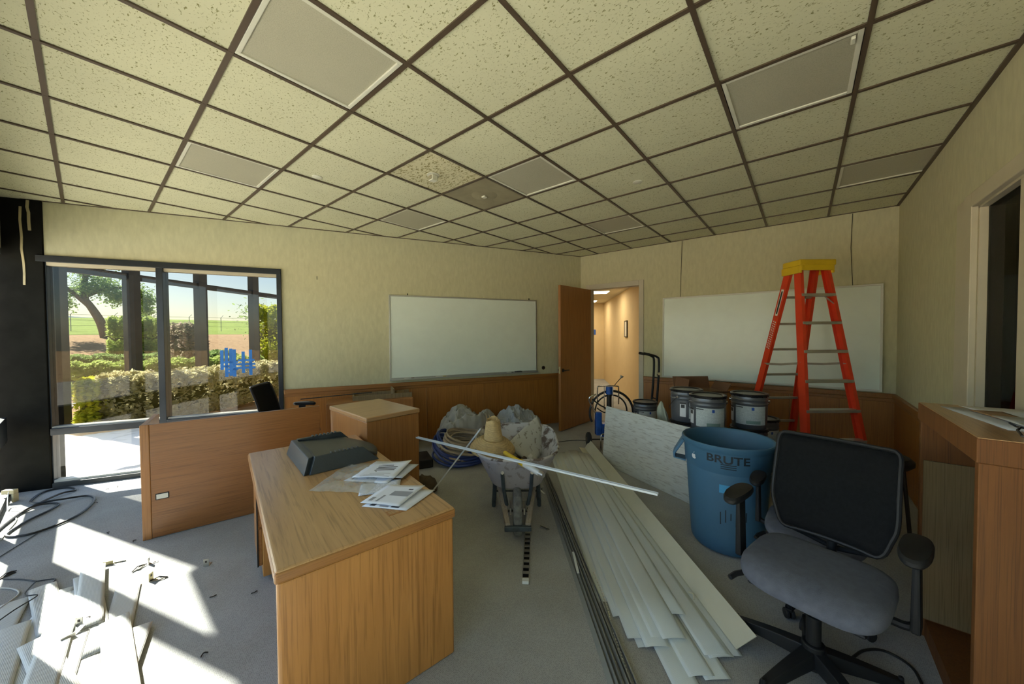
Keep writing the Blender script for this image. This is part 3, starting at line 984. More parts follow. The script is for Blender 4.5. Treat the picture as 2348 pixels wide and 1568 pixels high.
b.obj('heel_wall', 'tray_plastic', fr, bevel=0.006, fix=True)

# papers on the desk
def sheet(name, label, cat, quad, z, material, curl=0.0, prints=(), group='papers on the desk'):
    q = [Vector((x, y, 0)) for x, y in quad]
    c = sum(q, Vector()) / 4
    t = thing(name, label, cat, (c.x, c.y, z), 0, group)
    def fn(u, v):
        p = (q[0] * (1 - u) * (1 - v) + q[1] * u * (1 - v) + q[2] * u * v + q[3] * (1 - u) * v) - c
        return (p.x, p.y, 0.002 + curl * (u * u * v) + 0.25 * curl * (1 - v) * math.sin(u * 3.0) ** 2)
    MB().grid(fn, 8, 8).obj('sheet', material, t, smooth=True, solid=0.0012)
    for (u0, u1, v0, v1, mm) in prints:
        b = MB()
        def g(a, e):
            p = fn(u0 + (u1 - u0) * a, v0 + (v1 - v0) * e)
            return (p[0], p[1], p[2] + 0.0011)
        b.grid(g, 4, 4)
        b.obj('print', mm, t)
    return t
Zt = 0.7425
sheet('booklet', 'white folded booklet nearest the desk end, lowest in the pile', 'booklet', [(0.86, 1.69), (0.975, 1.48), (1.20, 1.545), (1.09, 1.755)], Zt, 'paper', 0.004,
      [(0.12, 0.24, 0.06, 0.16, 'ink'), (0.34, 0.55, 0.05, 0.10, 'grey_ink'), (0.6, 0.78, 0.06, 0.12, 'ink')])
sheet('booklet', 'white booklet with a grey printed block, on the nearest booklet', 'booklet', [(0.865, 1.715), (0.965, 1.53), (1.18, 1.605), (1.075, 1.80)], Zt + 0.009, 'paper', 0.012,
      [(0.42, 0.92, 0.42, 0.66, 'grey_ink'), (0.30, 0.36, 0.10, 0.42, 'grey_ink'), (0.72, 0.84, 0.74, 0.79, 'ink'), (0.1, 0.2, 0.12, 0.3, 'grey_ink')])
sheet('paper', 'white sheet with fine print between the two paper piles', 'paper', [(0.905, 1.815), (1.075, 1.70), (1.175, 1.83), (0.985, 1.94)], Zt + 0.0005, 'print_fine', 0.003,
      [(0.06, 0.94, 0.03, 0.045, 'grey_ink'), (0.05, 0.06, 0.05, 0.9, 'grey_ink')])
sheet('paper', 'bottom white sheet of the upper pile, half inside the plastic bag', 'paper', [(0.94, 2.06), (1.08, 1.83), (1.30, 1.93), (1.17, 2.14)], Zt + 0.005, 'paper', 0.004, [(0.1, 0.14, 0.1, 0.4, 'ink')])
sheet('paper', 'white sheet fanned out behind the top leaflet', 'paper', [(1.00, 2.07), (1.10, 1.90), (1.33, 2.02), (1.22, 2.19)], Zt + 0.011, 'paper', 0.006, [(0.15, 0.20, 0.2, 0.8, 'grey_ink'), (0.26, 0.31, 0.3, 0.9, 'grey_ink')])
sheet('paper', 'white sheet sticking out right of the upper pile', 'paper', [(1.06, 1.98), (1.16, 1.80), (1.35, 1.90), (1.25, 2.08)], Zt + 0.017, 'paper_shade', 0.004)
sheet('leaflet', 'top white leaflet of the upper pile with black bars printed', 'leaflet', [(0.975, 2.03), (1.125, 1.825), (1.335, 1.955), (1.18, 2.14)], Zt + 0.022, 'paper', 0.018,
      [(0.15, 0.85, 0.05, 0.075, 'grey_ink'), (0.2, 0.7, 0.12, 0.14, 'grey_ink'), (0.3, 0.8, 0.42, 0.47, 'ink'), (0.3, 0.8, 0.51, 0.56, 'ink'), (0.3, 0.8, 0.60, 0.65, 'ink'),
       (0.25, 0.65, 0.72, 0.76, 'ink'), (0.3, 0.8, 0.22, 0.24, 'grey_ink'), (0.3, 0.6, 0.82, 0.84, 'grey_ink')])
def crumple(u, v):
    x = -0.20 + 0.42 * u
    y = -0.17 + 0.34 * v
    z = 0.012 + 0.020 * noise.noise(Vector((x * 14, y * 14, 3))) + 0.008 * noise.noise(Vector((x * 40, y * 40, 1)))
    e = min(u, 1 - u, v, 1 - v)
    return (x + 0.02 * noise.noise(Vector((y * 9, 0, 5))), y + 0.02 * noise.noise(Vector((x * 9, 4, 0))), max(0.0015, z * min(1, e * 6 + 0.2)))
o = MB().grid(crumple, 26, 22).obj('plastic_bag', 'clear_plastic', smooth=True)
place(o, (1.02, 2.06, Zt + 0.001), R(35))
tag(o, 'crumpled clear plastic bag under the upper paper pile', 'plastic bag')

# ------------------------------------------------------------------ upright oak panel, cabinet and credenza
PA = math.atan2(-0.31, 1.25)
scr = thing('desk_panel', 'long dark oak desk panel standing upright with a silver cable slot', 'desk panel', (0.25, 3.96, 0), PA)  # upright modesty panel of an oak desk
MB().bx(0.055, 1.24, 0.0, 0.032, 0.005, 0.905).obj('panel_board', 'oak_desk_panel', scr, bevel=0.002)
MB().bx(0.0, 0.054, -0.002, 0.034, 0.0, 0.907).obj('edge_strip', 'oak_cabinet', scr, bevel=0.005)
MB().bx(0.0, 0.034, 0.034, 0.52, 0.0, 0.905).obj('return_board', 'oak_cabinet', scr, bevel=0.004)
g = MB().bx(0.078, 0.158, -0.004, 0.002, 0.302, 0.352).obj('cable_slot', 'black_plastic', scr, bevel=0.006)
MB().bx(0.084, 0.152, -0.006, -0.003, 0.308, 0.346).obj('slot_cover', 'alu_frame', g, bevel=0.004)

cab = thing('cabinet', 'square oak cabinet between the foreground desk and the upright panel', 'cabinet', (1.49, 2.82, 0), R(-2.5))
MB().bx(0.0, 0.505, 0.0, 0.77, 0.0, 0.862).obj('body', 'oak_cabinet', cab, bevel=0.006)
MB().bx(-0.008, 0.513, -0.008, 0.778, 0.862, 0.902).obj('cabinet_top', 'oak_cabinet_top', cab, bevel=0.010, seg=3)

cr = thing('credenza', 'low oak credenza with an open tray top under the garden wall', 'credenza', A1 + T1 * 2.66 - N1 * 0.50, ANG1)
MB().bx(0.0, 1.05, 0.0, 0.42, 0.0, 0.74).obj('body', 'oak_cabinet', cr, bevel=0.004)
MB().bx(0.30, 1.05, 0.10, 0.12, 0.74, 0.80).obj('tray_wall', 'raw_plywood', cr)
MB().bx(0.30, 1.05, 0.38, 0.40, 0.74, 0.80).obj('tray_wall', 'raw_plywood', cr)
MB().bx(0.30, 0.32, 0.12, 0.38, 0.74, 0.80).obj('tray_wall', 'raw_plywood', cr)
MB().bx(0.80, 0.82, 0.12, 0.40, 0.74, 0.86).obj('tray_wall', 'raw_plywood', cr)
p0 = A1 + T1 * 2.36 - N1 * 0.24
p1 = A1 + T1 * 3.20 - N1 * 0.30
o = MB().tube([(p0.x, p0.y, 0.79), (p1.x, p1.y, 0.825)], 0.006, 8).obj('rod', 'cable_black')
tag(o, 'thin black rod lying across the credenza tray', 'rod')

# ------------------------------------------------------------------ wall boards
def board(nm, label, cat, w, h, fr_m, tray):
    t = thing(nm, label, cat)
    MB().bx(0.02, w - 0.02, -0.012, -0.002, 0.02, h - 0.02).obj('board_surface', 'whiteboard', t)
    for x0, x1, z0, z1 in ((0, w, 0, 0.022), (0, w, h - 0.022, h), (0, 0.022, 0.022, h - 0.022), (w - 0.022, w, 0.022, h - 0.022)):
        MB().bx(x0, x1, -0.022, -0.001, z0, z1).obj('frame_bar', fr_m, t, bevel=0.003)
    if tray:
        tr = MB().bx(0.0, w, -0.075, -0.001, -0.012, -0.002).obj('pen_tray', fr_m, t, bevel=0.003)
        MB().bx(0.0, w, -0.080, -0.072, -0.012, 0.010).obj('tray_lip', fr_m, tr, bevel=0.002)
    return t
wb1 = board('whiteboard', 'framed whiteboard with pen tray on the garden wall', 'whiteboard', 2.43, 1.235, 'alu_frame', True)
wb1.location = A1 + T1 * 3.458 + Vector((0, 0, 0.945))
wb1.rotation_euler = (0, 0, ANG1)
for s in (0.26, 2.28):
    MB().bx(s, s + 0.012, -0.02, -0.001, 1.235, 1.262).obj('hanging_clip', 'steel_dark', wb1)
wb2 = board('whiteboard', 'wide white-framed whiteboard hung behind the orange ladder', 'whiteboard', 2.42, 1.245, 'white_frame', False)
wb2.location = (XB - 0.034, 1.715, 0.905)
wb2.rotation_euler = (R(-1.0), 0, R(-90))
for y, z0, txt in ((1.45, 2.15, 'left'), (-0.43, 2.14, 'right')):
    o = MB().tube([(XB - 0.008, y - 0.01, CEIL - 0.01), (XB - 0.012, y, 2.6), (XB - 0.014, y + 0.01 if txt == 'left' else y - 0.02, z0)], 0.003, 6).obj('hanging_wire', 'steel_dark')
    tag(o, 'thin wire holding the back whiteboard, the %s one' % txt, 'wire', 'wires of the back whiteboard')
def marker(s, d, z, m_, label, ln=0.12):
    t = thing('marker', label, 'marker', A1 + T1 * s - N1 * d + Vector((0, 0, z)), ANG1, 'markers on the pen tray')
    MB().cyl((0, 0, 0), (ln * 0.7, 0, 0), 0.008, n=10).obj('marker_body', 'sticker_white', t, smooth=True)
    MB().cyl((ln * 0.7, 0, 0), (ln, 0, 0), 0.009, n=10).obj('marker_cap', m_, t, smooth=True)
marker(3.66, 0.04, 0.952, 'cardboard_dark', 'white marker with dark cap at the left of the pen tray', 0.14)
marker(4.12, 0.04, 0.952, 'pole_yellow', 'yellow-capped marker mid pen tray', 0.16)
marker(5.30, 0.04, 0.952, 'sticker_black', 'white marker beside the eraser on the pen tray', 0.13)
o = MB().bx(0, 0.12, -0.025, 0.025, 0, 0.028).obj('eraser', 'sticker_black', bevel=0.005)
place(o, A1 + T1 * 5.46 - N1 * 0.042 + Vector((0, 0, 0.943)), ANG1)
tag(o, 'black felt eraser at the right of the pen tray', 'eraser')
t = thing('wall_jack', 'round black wall jack between the whiteboard and the door', 'wall jack', A1 + T1 * 6.03 + Vector((0, 0, 1.0)), ANG1)
o = MB().lathe([(0.0, 0.006), (0.022, 0.006), (0.034, 0.002), (0.034, 0.0)], 20).obj('rosette', 'steel_dark', t, smooth=True)
o.rotation_euler = (R(90), 0, 0)
o = MB().cyl((0, -0.006, 0), (0, -0.012, 0), 0.010, n=12).obj('socket', 'chrome', t)
t = thing('wall_hook', 'tiny dark hook on the wall left of the whiteboard', 'hook', A1 + T1 * 2.552 + Vector((0, 0, 2.368)), ANG1)
MB().tube([(0, -0.001, 0.02), (0, -0.02, 0.01), (0, -0.022, -0.01), (0, -0.012, -0.022)], 0.004, 6).obj('hook', 'steel_dark', t)
t = thing('power_outlet', 'cream wall plate between the doorway and the back whiteboard', 'wall plate', (XB - 0.001, 1.833, 1.20), R(-90))
MB().bx(-0.036, 0.036, -0.007, 0, -0.058, 0.058).obj('plate', 'trim_paint', t, bevel=0.003)
MB().bx(-0.010, 0.010, -0.011, -0.006, -0.018, 0.018).obj('switch', 'fixture_white', t, bevel=0.002)

# ------------------------------------------------------------------ office chairs
def sgn_pow(c, e):
    return math.copysign(abs(c) ** e, c)
def make_chair(name, label):
    t = thing(name, label, 'chair', group='office chairs')
    for k in range(5):
        a = R(-18 + 72 * k)
        ca, sa = math.cos(a), math.sin(a)
        b = MB()
        n = 8
        vs = []
        for i in range(n + 1):
            u = i / n
            r = 0.03 + 0.29 * u
            wd = 0.036 - 0.014 * u
            zt = 0.155 - 0.045 * u - 0.02 * u * u
            zb = zt - (0.065 - 0.030 * u)
            for sy, z in ((-1, zb), (1, zb), (0.75, zt), (-0.75, zt)):
                vs.append((r * ca - sy * wd * sa, r * sa + sy * wd * ca, z))
        fs = []
        for i in range(n):
            for q in range(4):
                fs.append((i * 4 + q, i * 4 + (q + 1) % 4, i * 4 + 4 + (q + 1) % 4, i * 4 + 4 + q))
        fs += [(3, 2, 1, 0), tuple(n * 4 + q for q in range(4))]
        b.add(vs, fs)
        b.obj('base_arm', 'black_plastic', t, bevel=0.004, fix=True)
        ct = MB()
        px, py = 0.315 * ca, 0.315 * sa
        ct.cyl((px, py, 0.055), (px, py, 0.105), 0.010, n=8)
        ct.bx(px - 0.018, px + 0.018, py - 0.018, py + 0.018, 0.045, 0.066)
        cs = ct.obj('caster', 'black_plastic', t, bevel=0.004)
        tw = a + R(50 + 37 * k)
        ox, oy = math.cos(tw), math.sin(tw)
        for sd in (-1, 1):
            c0 = (px + oy * 0.006 * sd, py - ox * 0.006 * sd, 0.030)
            c1 = (px + oy * 0.024 * sd, py - ox * 0.024 * sd, 0.030)
            MB().cyl(c0, c1, 0.030, n=16).obj('wheel', 'rubber', cs, bevel=0.004, smooth=True)
    MB().cyl((0, 0, 0.07), (0, 0, 0.175), 0.052, 0.044, 20).obj('base_hub', 'black_plastic', t, bevel=0.006, smooth=True)
    MB().cyl((0, 0, 0.17), (0, 0, 0.30), 0.028, n=18).obj('gas_column', 'black_plastic', t, smooth=True)
    MB().cyl((0, 0, 0.29), (0, 0, 0.38), 0.016, n=14).obj('gas_piston', 'steel_dark', t, smooth=True)
    MB().bx(-0.14, 0.10, -0.07, 0.07, 0.37, 0.425).obj('tilt_mechanism', 'black_plastic', t, bevel=0.012)
    MB().cyl((0.06, 0.07, 0.385), (0.06, 0.13, 0.385), 0.022, n=14).obj('tension_knob', 'black_plastic', t, smooth=True)
    MB().tube([(0.02, -0.07, 0.40), (0.03, -0.20, 0.395), (0.05, -0.27, 0.38)], 0.007, 8).obj('lever', 'black_plastic', t)
    MB().tube([(0.05, -0.26, 0.382), (0.09, -0.29, 0.372), (0.13, -0.30, 0.365)], 0.013, 8).obj('lever_paddle', 'black_plastic', t, smooth=True)
    MB().bx(-0.20, 0.20, -0.20, 0.20, 0.425, 0.443).obj('seat_pan', 'black_plastic', t, bevel=0.01)
    b = MB()
    nu, nv_ = 36, 14
    vs = []
    for i in range(nu):
        th = 2 * math.pi * i / nu
        for j in range(nv_ + 1):
            ph = -math.pi / 2 + math.pi * j / nv_
            cr_ = sgn_pow(math.cos(ph), 0.45)
            x = 0.245 * sgn_pow(math.cos(th), 0.5) * cr_
            y = 0.255 * sgn_pow(math.sin(th), 0.5) * cr_
            z = 0.045 * sgn_pow(math.sin(ph), 0.8)
            z += -0.030 * max(0, (x - 0.10) / 0.145) ** 2 + 0.012 * (x < -0.1) * ((-x - 0.1) / 0.145) ** 2
            z += 0.012 * (abs(y) / 0.255) ** 2 if ph > 0 else 0
            vs.append((x, y, 0.488 + z))
    fs = []
    for i in range(nu):
        k = (i + 1) % nu
        for j in range(nv_):
            fs.append((i * (nv_ + 1) + j, k * (nv_ + 1) + j, k * (nv_ + 1) + j + 1, i * (nv_ + 1) + j + 1))
    b.add(vs, fs)
    so = b.obj('seat', 'seat_fabric', t, smooth=True, fix=True)
    so['label'] = 'charcoal fabric seat cushion'
    # back: rounded outline, leaning
    H0, H1, WB = 0.575, 1.045, 0.235
    def bp(u, v):        # u -1..1 across, v 0..1 up
        z = H0 + (H1 - H0) * v
        wd = WB * (0.80 + 0.20 * min(1, v * 3.2)) * (1 - 0.02 * v)
        x = -0.235 - 0.12 * v + 0.028 * (u * u) + 0.018 * math.sin(v * math.pi)
        return Vector((x, u * wd, z))
    MB().grid(lambda u, v: bp(2 * u - 1, 0.02 + 0.96 * v), 14, 14).obj('back_mesh', 'mesh_fabric', t, smooth=True, solid=0.006)
    ring = [bp(u, 0) for u in np.linspace(-0.9, 0.9, 9)] + [bp(1, v) for v in np.linspace(0.06, 0.94, 9)] + [bp(u, 1) for u in np.linspace(0.92, -0.92, 9)] + [bp(-1, v) for v in np.linspace(0.94, 0.06, 9)]
    MB().tube(ring, 0.010, 8, closed=True, smooth=2).obj('back_frame', 'black_plastic', t, smooth=True)
    MB().tube([(-0.12, 0, 0.40), (-0.25, 0, 0.42), (-0.30, 0, 0.52), (-0.285, 0, 0.66)], 0.020, 10, smooth=4).obj('back_bracket', 'black_plastic', t, smooth=True)
    MB().tube([bp(-0.85, 0.02) + Vector((-0.03, 0, -0.02)), Vector((-0.32, -0.10, 0.52)), Vector((-0.325, 0, 0.50)), Vector((-0.32, 0.10, 0.52)), bp(0.85, 0.02) + Vector((-0.03, 0, -0.02))], 0.012, 8, smooth=5).obj('back_yoke', 'black_plastic', t, smooth=True)
    for sd in (-1, 1):
        MB().tube([(-0.02, sd * 0.16, 0.430), (-0.02, sd * 0.27, 0.428), (-0.02, sd * 0.305, 0.445)], 0.017, 8, smooth=4).obj('arm_bracket', 'black_plastic', t, smooth=True)
        b = MB()
        b.add([(-0.055, sd * 0.292, 0.43), (0.020, sd * 0.292, 0.43), (0.020, sd * 0.322, 0.43), (-0.055, sd * 0.322, 0.43),
               (-0.045, sd * 0.297, 0.75), (0.030, sd * 0.297, 0.75), (0.030, sd * 0.317, 0.75), (-0.045, sd * 0.317, 0.75)],
              [(0, 3, 2, 1), (4, 5, 6, 7), (0, 1, 5, 4), (1, 2, 6, 5), (2, 3, 7, 6), (3, 0, 4, 7)])
        b.obj('arm_post', 'black_plastic', t, bevel=0.008, fix=True)
        vs, fs = [], []
        n = 20
        for q, (sc, z) in enumerate(((0.90, 0.748), (1.0, 0.758), (1.0, 0.772), (0.92, 0.782), (0.5, 0.785))):
            for i in range(n):
                th = 2 * math.pi * i / n
                vs.append((0.02 + 0.125 * sc * sgn_pow(math.cos(th), 0.7), sd * 0.305 + 0.045 * sc * sgn_pow(math.sin(th), 0.8), z - 0.012 * max(0, math.cos(th)) ** 2))
        for q in range(4):
            for i in range(n):
                fs.append((q * n + i, q * n + (i + 1) % n, (q + 1) * n + (i + 1) % n, (q + 1) * n + i))
        fs += [tuple(range(n - 1, -1, -1)), tuple(range(4 * n, 5 * n))]
        MB().add(vs, fs).obj('arm_pad', 'black_plastic', t, smooth=True, fix=True)
    return t
chair = make_chair('office_chair', 'black mesh-backed office chair with charcoal seat in front of the blue bin')
place(chair, (2.10, -0.05, 0), R(166))
c2 = dup(chair, (2.74, -0.06, 0), (0, 0, R(176)), 'lower black office chair half hidden behind the nearest office chair')
c2.scale = (0.9, 0.9, 0.87)
dup(chair, (1.50, 4.50, 0), (0, 0, R(-38)), 'dark office chair behind the upright panel by the garden window')

# ------------------------------------------------------------------ tall open case at the right edge
case = thing('bookcase', 'tall open oak case at the right edge with papers on top', 'bookcase', (1.99, -0.805, 0))
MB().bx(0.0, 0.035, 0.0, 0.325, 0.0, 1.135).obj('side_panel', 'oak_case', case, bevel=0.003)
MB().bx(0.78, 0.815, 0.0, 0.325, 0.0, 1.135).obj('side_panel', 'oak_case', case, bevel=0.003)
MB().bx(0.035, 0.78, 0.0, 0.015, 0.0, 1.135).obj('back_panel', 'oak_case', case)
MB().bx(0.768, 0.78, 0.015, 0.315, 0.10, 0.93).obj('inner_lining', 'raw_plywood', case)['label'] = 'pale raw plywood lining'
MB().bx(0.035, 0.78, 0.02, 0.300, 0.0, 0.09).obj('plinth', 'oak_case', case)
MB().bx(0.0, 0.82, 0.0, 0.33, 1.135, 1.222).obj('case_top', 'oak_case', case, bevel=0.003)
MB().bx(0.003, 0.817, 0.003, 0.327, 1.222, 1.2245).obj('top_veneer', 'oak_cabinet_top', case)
def flat_sheet(nm, label, cat, quad, z, m_, th=0.002, curl=0.0):
    q = [Vector((x, y, 0)) for x, y in quad]
    c = sum(q, Vector()) / 4
    def fn(u, v):
        p = (q[0] * (1 - u) * (1 - v) + q[1] * u * (1 - v) + q[2] * u * v + q[3] * (1 - u) * v) - c
        return (p.x, p.y, th / 2 + curl * u * u)
    o = MB().grid(fn, 6, 4).obj(nm, m_, smooth=True, solid=th)
    o.location = (c.x, c.y, z)
    return tag(o, label, cat)
ZC = 1.2246
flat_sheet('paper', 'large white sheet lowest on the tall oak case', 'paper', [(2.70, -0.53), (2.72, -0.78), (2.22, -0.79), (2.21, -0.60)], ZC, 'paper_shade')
flat_sheet('paper', 'white sheet along the wall edge of the tall oak case', 'paper', [(2.76, -0.60), (2.78, -0.795), (2.30, -0.80), (2.29, -0.70)], ZC + 0.003, 'paper')
flat_sheet('envelope', 'brown envelope between the sheets on the tall oak case', 'envelope', [(2.62, -0.60), (2.64, -0.70), (2.44, -0.72), (2.42, -0.64)], ZC + 0.006, 'cardboard')
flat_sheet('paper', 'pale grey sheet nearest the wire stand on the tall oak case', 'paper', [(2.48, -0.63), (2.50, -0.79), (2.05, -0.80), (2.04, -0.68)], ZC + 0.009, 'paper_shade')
flat_sheet('sticky_note', 'pale green note strip on the tall oak case', 'note', [(2.32, -0.655), (2.33, -0.79), (2.18, -0.80), (2.17, -0.675)], ZC + 0.012, 'plastic_bag')
ws = thing('wire_stand', 'thin black wire stand lying on the tall oak case', 'wire stand', (2.10, -0.66, ZC + 0.018))
MB().tube([(0.10, 0.045, 0.0), (0.02, 0.02, 0.004), (-0.09, 0.035, 0.0)], 0.0035, 6).obj('rail_wire', 'cable_black', ws)
MB().tube([(0.10, 0.045, 0.0), (0.10, 0.06, 0.012), (0.112, 0.05, 0.004)], 0.0035, 6).obj('hook_wire', 'cable_black', ws)
MB().tube([(0.08, 0.04, 0.002), (0.0, 0.07, 0.004), (-0.09, 0.085, 0.0)], 0.0035, 6).obj('rail_wire', 'cable_black', ws)
MB().tube([(0.00, 0.03, 0.002), (0.0, -0.02, 0.05), (0.0, -0.06, 0.05)], 0.0035, 6).obj('upright_wire', 'cable_black', ws)
MB().tube([(0.0, -0.06, 0.05), (-0.09, -0.06, 0.05)], 0.0035, 6).obj('rail_wire', 'cable_black', ws)

# ------------------------------------------------------------------ orange step ladder
lad = thing('step_ladder', 'tall orange fibreglass step ladder with a yellow top cap', 'ladder', (4.83, -0.03, 0), R(39.6))
ZT = 2.27
def railpt(side, sd, z):
    k = (ZT - z) / ZT
    x = (-0.05 - 0.36 * k) if side == 'A' else (0.07 + 0.54 * k)
    hw = 0.150 + 0.175 * k if side == 'A' else 0.145 + 0.165 * k
    return Vector((x, sd * hw, z))
for side in 'AB':
    for sd in (-1, 1):
        p0, p1 = railpt(side, sd, 0.03), railpt(side, sd, ZT)
        d = (p1 - p0).normalized()
        b = MB()
        # channel section: web plus two flanges
        b.beam(p0, p1, 0.006, 0.082, (1, 0, 0))
        for e in (-1, 1):
            off = Vector((e * 0.038, -sd * 0.014, 0))
            b.beam(p0 + off, p1 + off, 0.030, 0.007, (1, 0, 0))
        b.obj('ladder_rail', 'orange_fibreglass', lad)
        MB().beam(p0 - Vector((0, 0, 0.03)), p0 + Vector((0, 0, 0.025)), 0.042, 0.092, (1, 0, 0)).obj('ladder_foot', 'rubber', lad, bevel=0.004)
for z in (0.26, 0.545, 0.83, 1.115, 1.405, 1.69, 1.975):
    a, c = railpt('A', -1, z), railpt('A', 1, z)
    st = MB().bx(a.x - 0.045, a.x + 0.045, a.y, c.y, z - 0.014, z + 0.014).obj('ladder_step', 'ladder_alu', lad, bevel=0.003)
    if z in (0.26, 0.545, 1.975):
        for sd in (-1, 1):
            q = railpt('A', sd, z - 0.09)
            MB().beam((a.x, sd * (abs(a.y) - 0.075), z - 0.014), q, 0.022, 0.004).obj('step_brace', 'ladder_alu', lad)
    a, c = railpt('B', -1, z), railpt('B', 1, z)
    MB().bx(a.x - 0.020, a.x + 0.020, a.y, c.y, z - 0.012, z + 0.012).obj('rear_bar', 'ladder_alu', lad, bevel=0.003)
for sd in (-1, 1):
    p, q = railpt('A', sd, 1.29), railpt('B', sd, 1.24)
    mid = (p + q) / 2 + Vector((0, 0, -0.01))
    MB().beam(p, mid, 0.005, 0.022).obj('spreader_bar', 'ladder_alu', lad)
    MB().beam(mid, q, 0.005, 0.022).obj('spreader_bar', 'ladder_alu', lad)
cp = MB().prism([(-0.13, -0.185), (0.10, -0.185), (0.16, -0.13), (0.16, 0.13), (0.10, 0.185), (-0.13, 0.185)], 2.275, 2.335).obj('top_cap', 'yellow_plastic', lad, bevel=0.010)
for sd in (-1, 1):
    MB().bx(-0.12, 0.13, sd * 0.165 - 0.012, sd * 0.165 + 0.012, 2.20, 2.278).obj('cap_skirt', 'yellow_plastic', lad, bevel=0.006)
MB().bx(-0.128, -0.105, -0.165, 0.165, 2.225, 2.278).obj('cap_skirt', 'yellow_plastic', lad, bevel=0.004)
# stickers on the rear left rail: white name plate and perforated hatch
def on_rail(side, sd, z0, z1, w_, m_, nm, lift):
    p, q = railpt(side, sd, z0), railpt(side, sd, z1)
    off = Vector((0, sd * lift, 0))
    return MB().beam(p + off, q + off, 0.002, w_, (1, 0, 0)).obj(nm, m_, lad)
on_rail('B', 1, 1.78, 2.06, 0.036, 'sticker_white', 'name_sticker', 0.005)
on_rail('B', 1, 1.80, 2.04, 0.020, 'sticker_black', 'name_sticker', 0.006)
for q in range(13):
    for e in (-1, 1):
        z = 1.42 + 0.024 * q
        p = railpt('B', 1, z + 0.012 * (e > 0))
        MB().bx(p.x - 0.007 + e * 0.014, p.x + 0.007 + e * 0.014, p.y + 0.004, p.y + 0.007, z - 0.006 + 0.012 * (e > 0), z + 0.006 + 0.012 * (e > 0)).obj('warning_dot', 'sticker_white', lad)
on_rail('A', -1, 1.22, 1.30, 0.030, 'sticker_white', 'rail_label', 0.005)

# ------------------------------------------------------------------ blue waste bin
BC = Vector((3.10, 0.44, 0))
bn = thing('waste_bin', 'big round blue plastic waste bin with black lettering', 'waste bin', BC)
HB = 0.80
def br(z):
    return 0.238 + 0.052 * (z / HB)
prof = [(0.0, 0.012), (0.225, 0.012), (0.238, 0.03)]
for z in np.linspace(0.06, 0.60, 10):
    prof.append((br(z), z))
prof += [(br(0.605), 0.605), (br(0.61) + 0.008, 0.615), (br(0.74) + 0.008, 0.745), (br(0.76) + 0.012, 0.758), (br(0.77) + 0.020, 0.770), (br(0.79) + 0.022, 0.795), (br(0.8) + 0.015, 0.803),
         (br(0.8) + 0.004, 0.800), (br(0.79) - 0.004, 0.785), (br(0.6) - 0.006, 0.60), (br(0.1) - 0.006, 0.06), (0.0, 0.045)]
MB().lathe(prof, 64).obj('bin_body', 'bin_blue', bn, smooth=True)
ANGC = math.atan2(-BC.y, -BC.x)
for a in (ANGC - R(86), ANGC + R(94)):
    ca, sa = math.cos(a), math.sin(a)
    def hp(r_, w_, z):
        return (ca * r_ - sa * w_, sa * r_ + ca * w_, z)
    b = MB()
    r0 = br(0.7)
    vs = [hp(r0 + 0.005, -0.075, 0.755), hp(r0 + 0.005, 0.075, 0.755), hp(r0 + 0.020, -0.075, 0.775), hp(r0 + 0.020, 0.075, 0.775),
          hp(r0 + 0.072, -0.060, 0.640), hp(r0 + 0.072, 0.060, 0.640), hp(r0 + 0.088, -0.060, 0.650), hp(r0 + 0.088, 0.060, 0.650),
          hp(r0 + 0.070, -0.055, 0.612), hp(r0 + 0.070, 0.055, 0.612), hp(r0 + 0.085, -0.055, 0.605), hp(r0 + 0.085, 0.055, 0.605),
          hp(r0 - 0.004, -0.060, 0.605), hp(r0 - 0.004, 0.060, 0.605), hp(r0 - 0.004, -0.06, 0.592), hp(r0 - 0.004, 0.06, 0.592)]
    fs = []
    for q in range(3):
        k = q * 4
        fs += [(k, k + 1, k + 5, k + 4), (k + 2, k + 6, k + 7, k + 3), (k, k + 4, k + 6, k + 2), (k + 1, k + 3, k + 7, k + 5)]
    fs += [(0, 2, 3, 1), (12, 13, 15, 14)]
    b.add(vs, fs)
    b.obj('bin_handle', 'bin_blue', bn, bevel=0.008, fix=True)
def wrap_text(txt, size, z0, ang_mid, m_, nm, parent, rfun, thick=0.0016):
    cu = bpy.data.curves.new('lettering', 'FONT')
    cu.body = txt
    cu.size = size
    cu.align_x = 'CENTER'
    cu.offset = size * 0.018
    ob = bpy.data.objects.new('lettering', cu)
    C.objects.link(ob)
    dg = bpy.context.evaluated_depsgraph_get()
    me = bpy.data.meshes.new_from_object(ob.evaluated_get(dg))
    bpy.data.objects.remove(ob)
    b = bmesh.new()
    b.from_mesh(me)
    bmesh.ops.triangulate(b, faces=b.faces)
    for _ in range(2):
        bmesh.ops.subdivide_edges(b, edges=[e for e in b.edges if e.calc_length() > size * 0.2], cuts=1)
        bmesh.ops.triangulate(b, faces=b.faces)
    for v in b.verts:
        x, y = v.co.x * 1.18, v.co.y
        z = z0 + y
        r_ = rfun(z) + thick
        a = ang_mid + x / r_
        v.co = Vector((r_ * math.cos(a), r_ * math.sin(a), z))
    bmesh.ops.recalc_face_normals(b, faces=b.faces)
    b.to_mesh(me)
    b.free()
    me.materials.clear()
    me.materials.append(MATS[m_])
    o = bpy.data.objects.new(nm, me)
    C.objects.link(o)
    o.parent = parent
    return o
rb = lambda z: br(min(max(z, 0.62), 0.74)) + 0.008
wrap_text('BRUTE', 0.078, 0.688, ANGC + R(1.0), 'bin_print', 'bin_lettering', bn, rb)
def patch(parent, nm, m_, ang, w_, z0, z1, rfun, lift=0.0015, n=10, th=0.0):
    def fn(u, v):
        z = z0 + (z1 - z0) * v
        r_ = rfun(z) + lift
        a = ang + (u - 0.5) * w_ / r_
        return (r_ * math.cos(a), r_ * math.sin(a), z)
    return MB().grid(fn, n, 3).obj(nm, m_, parent, smooth=True)
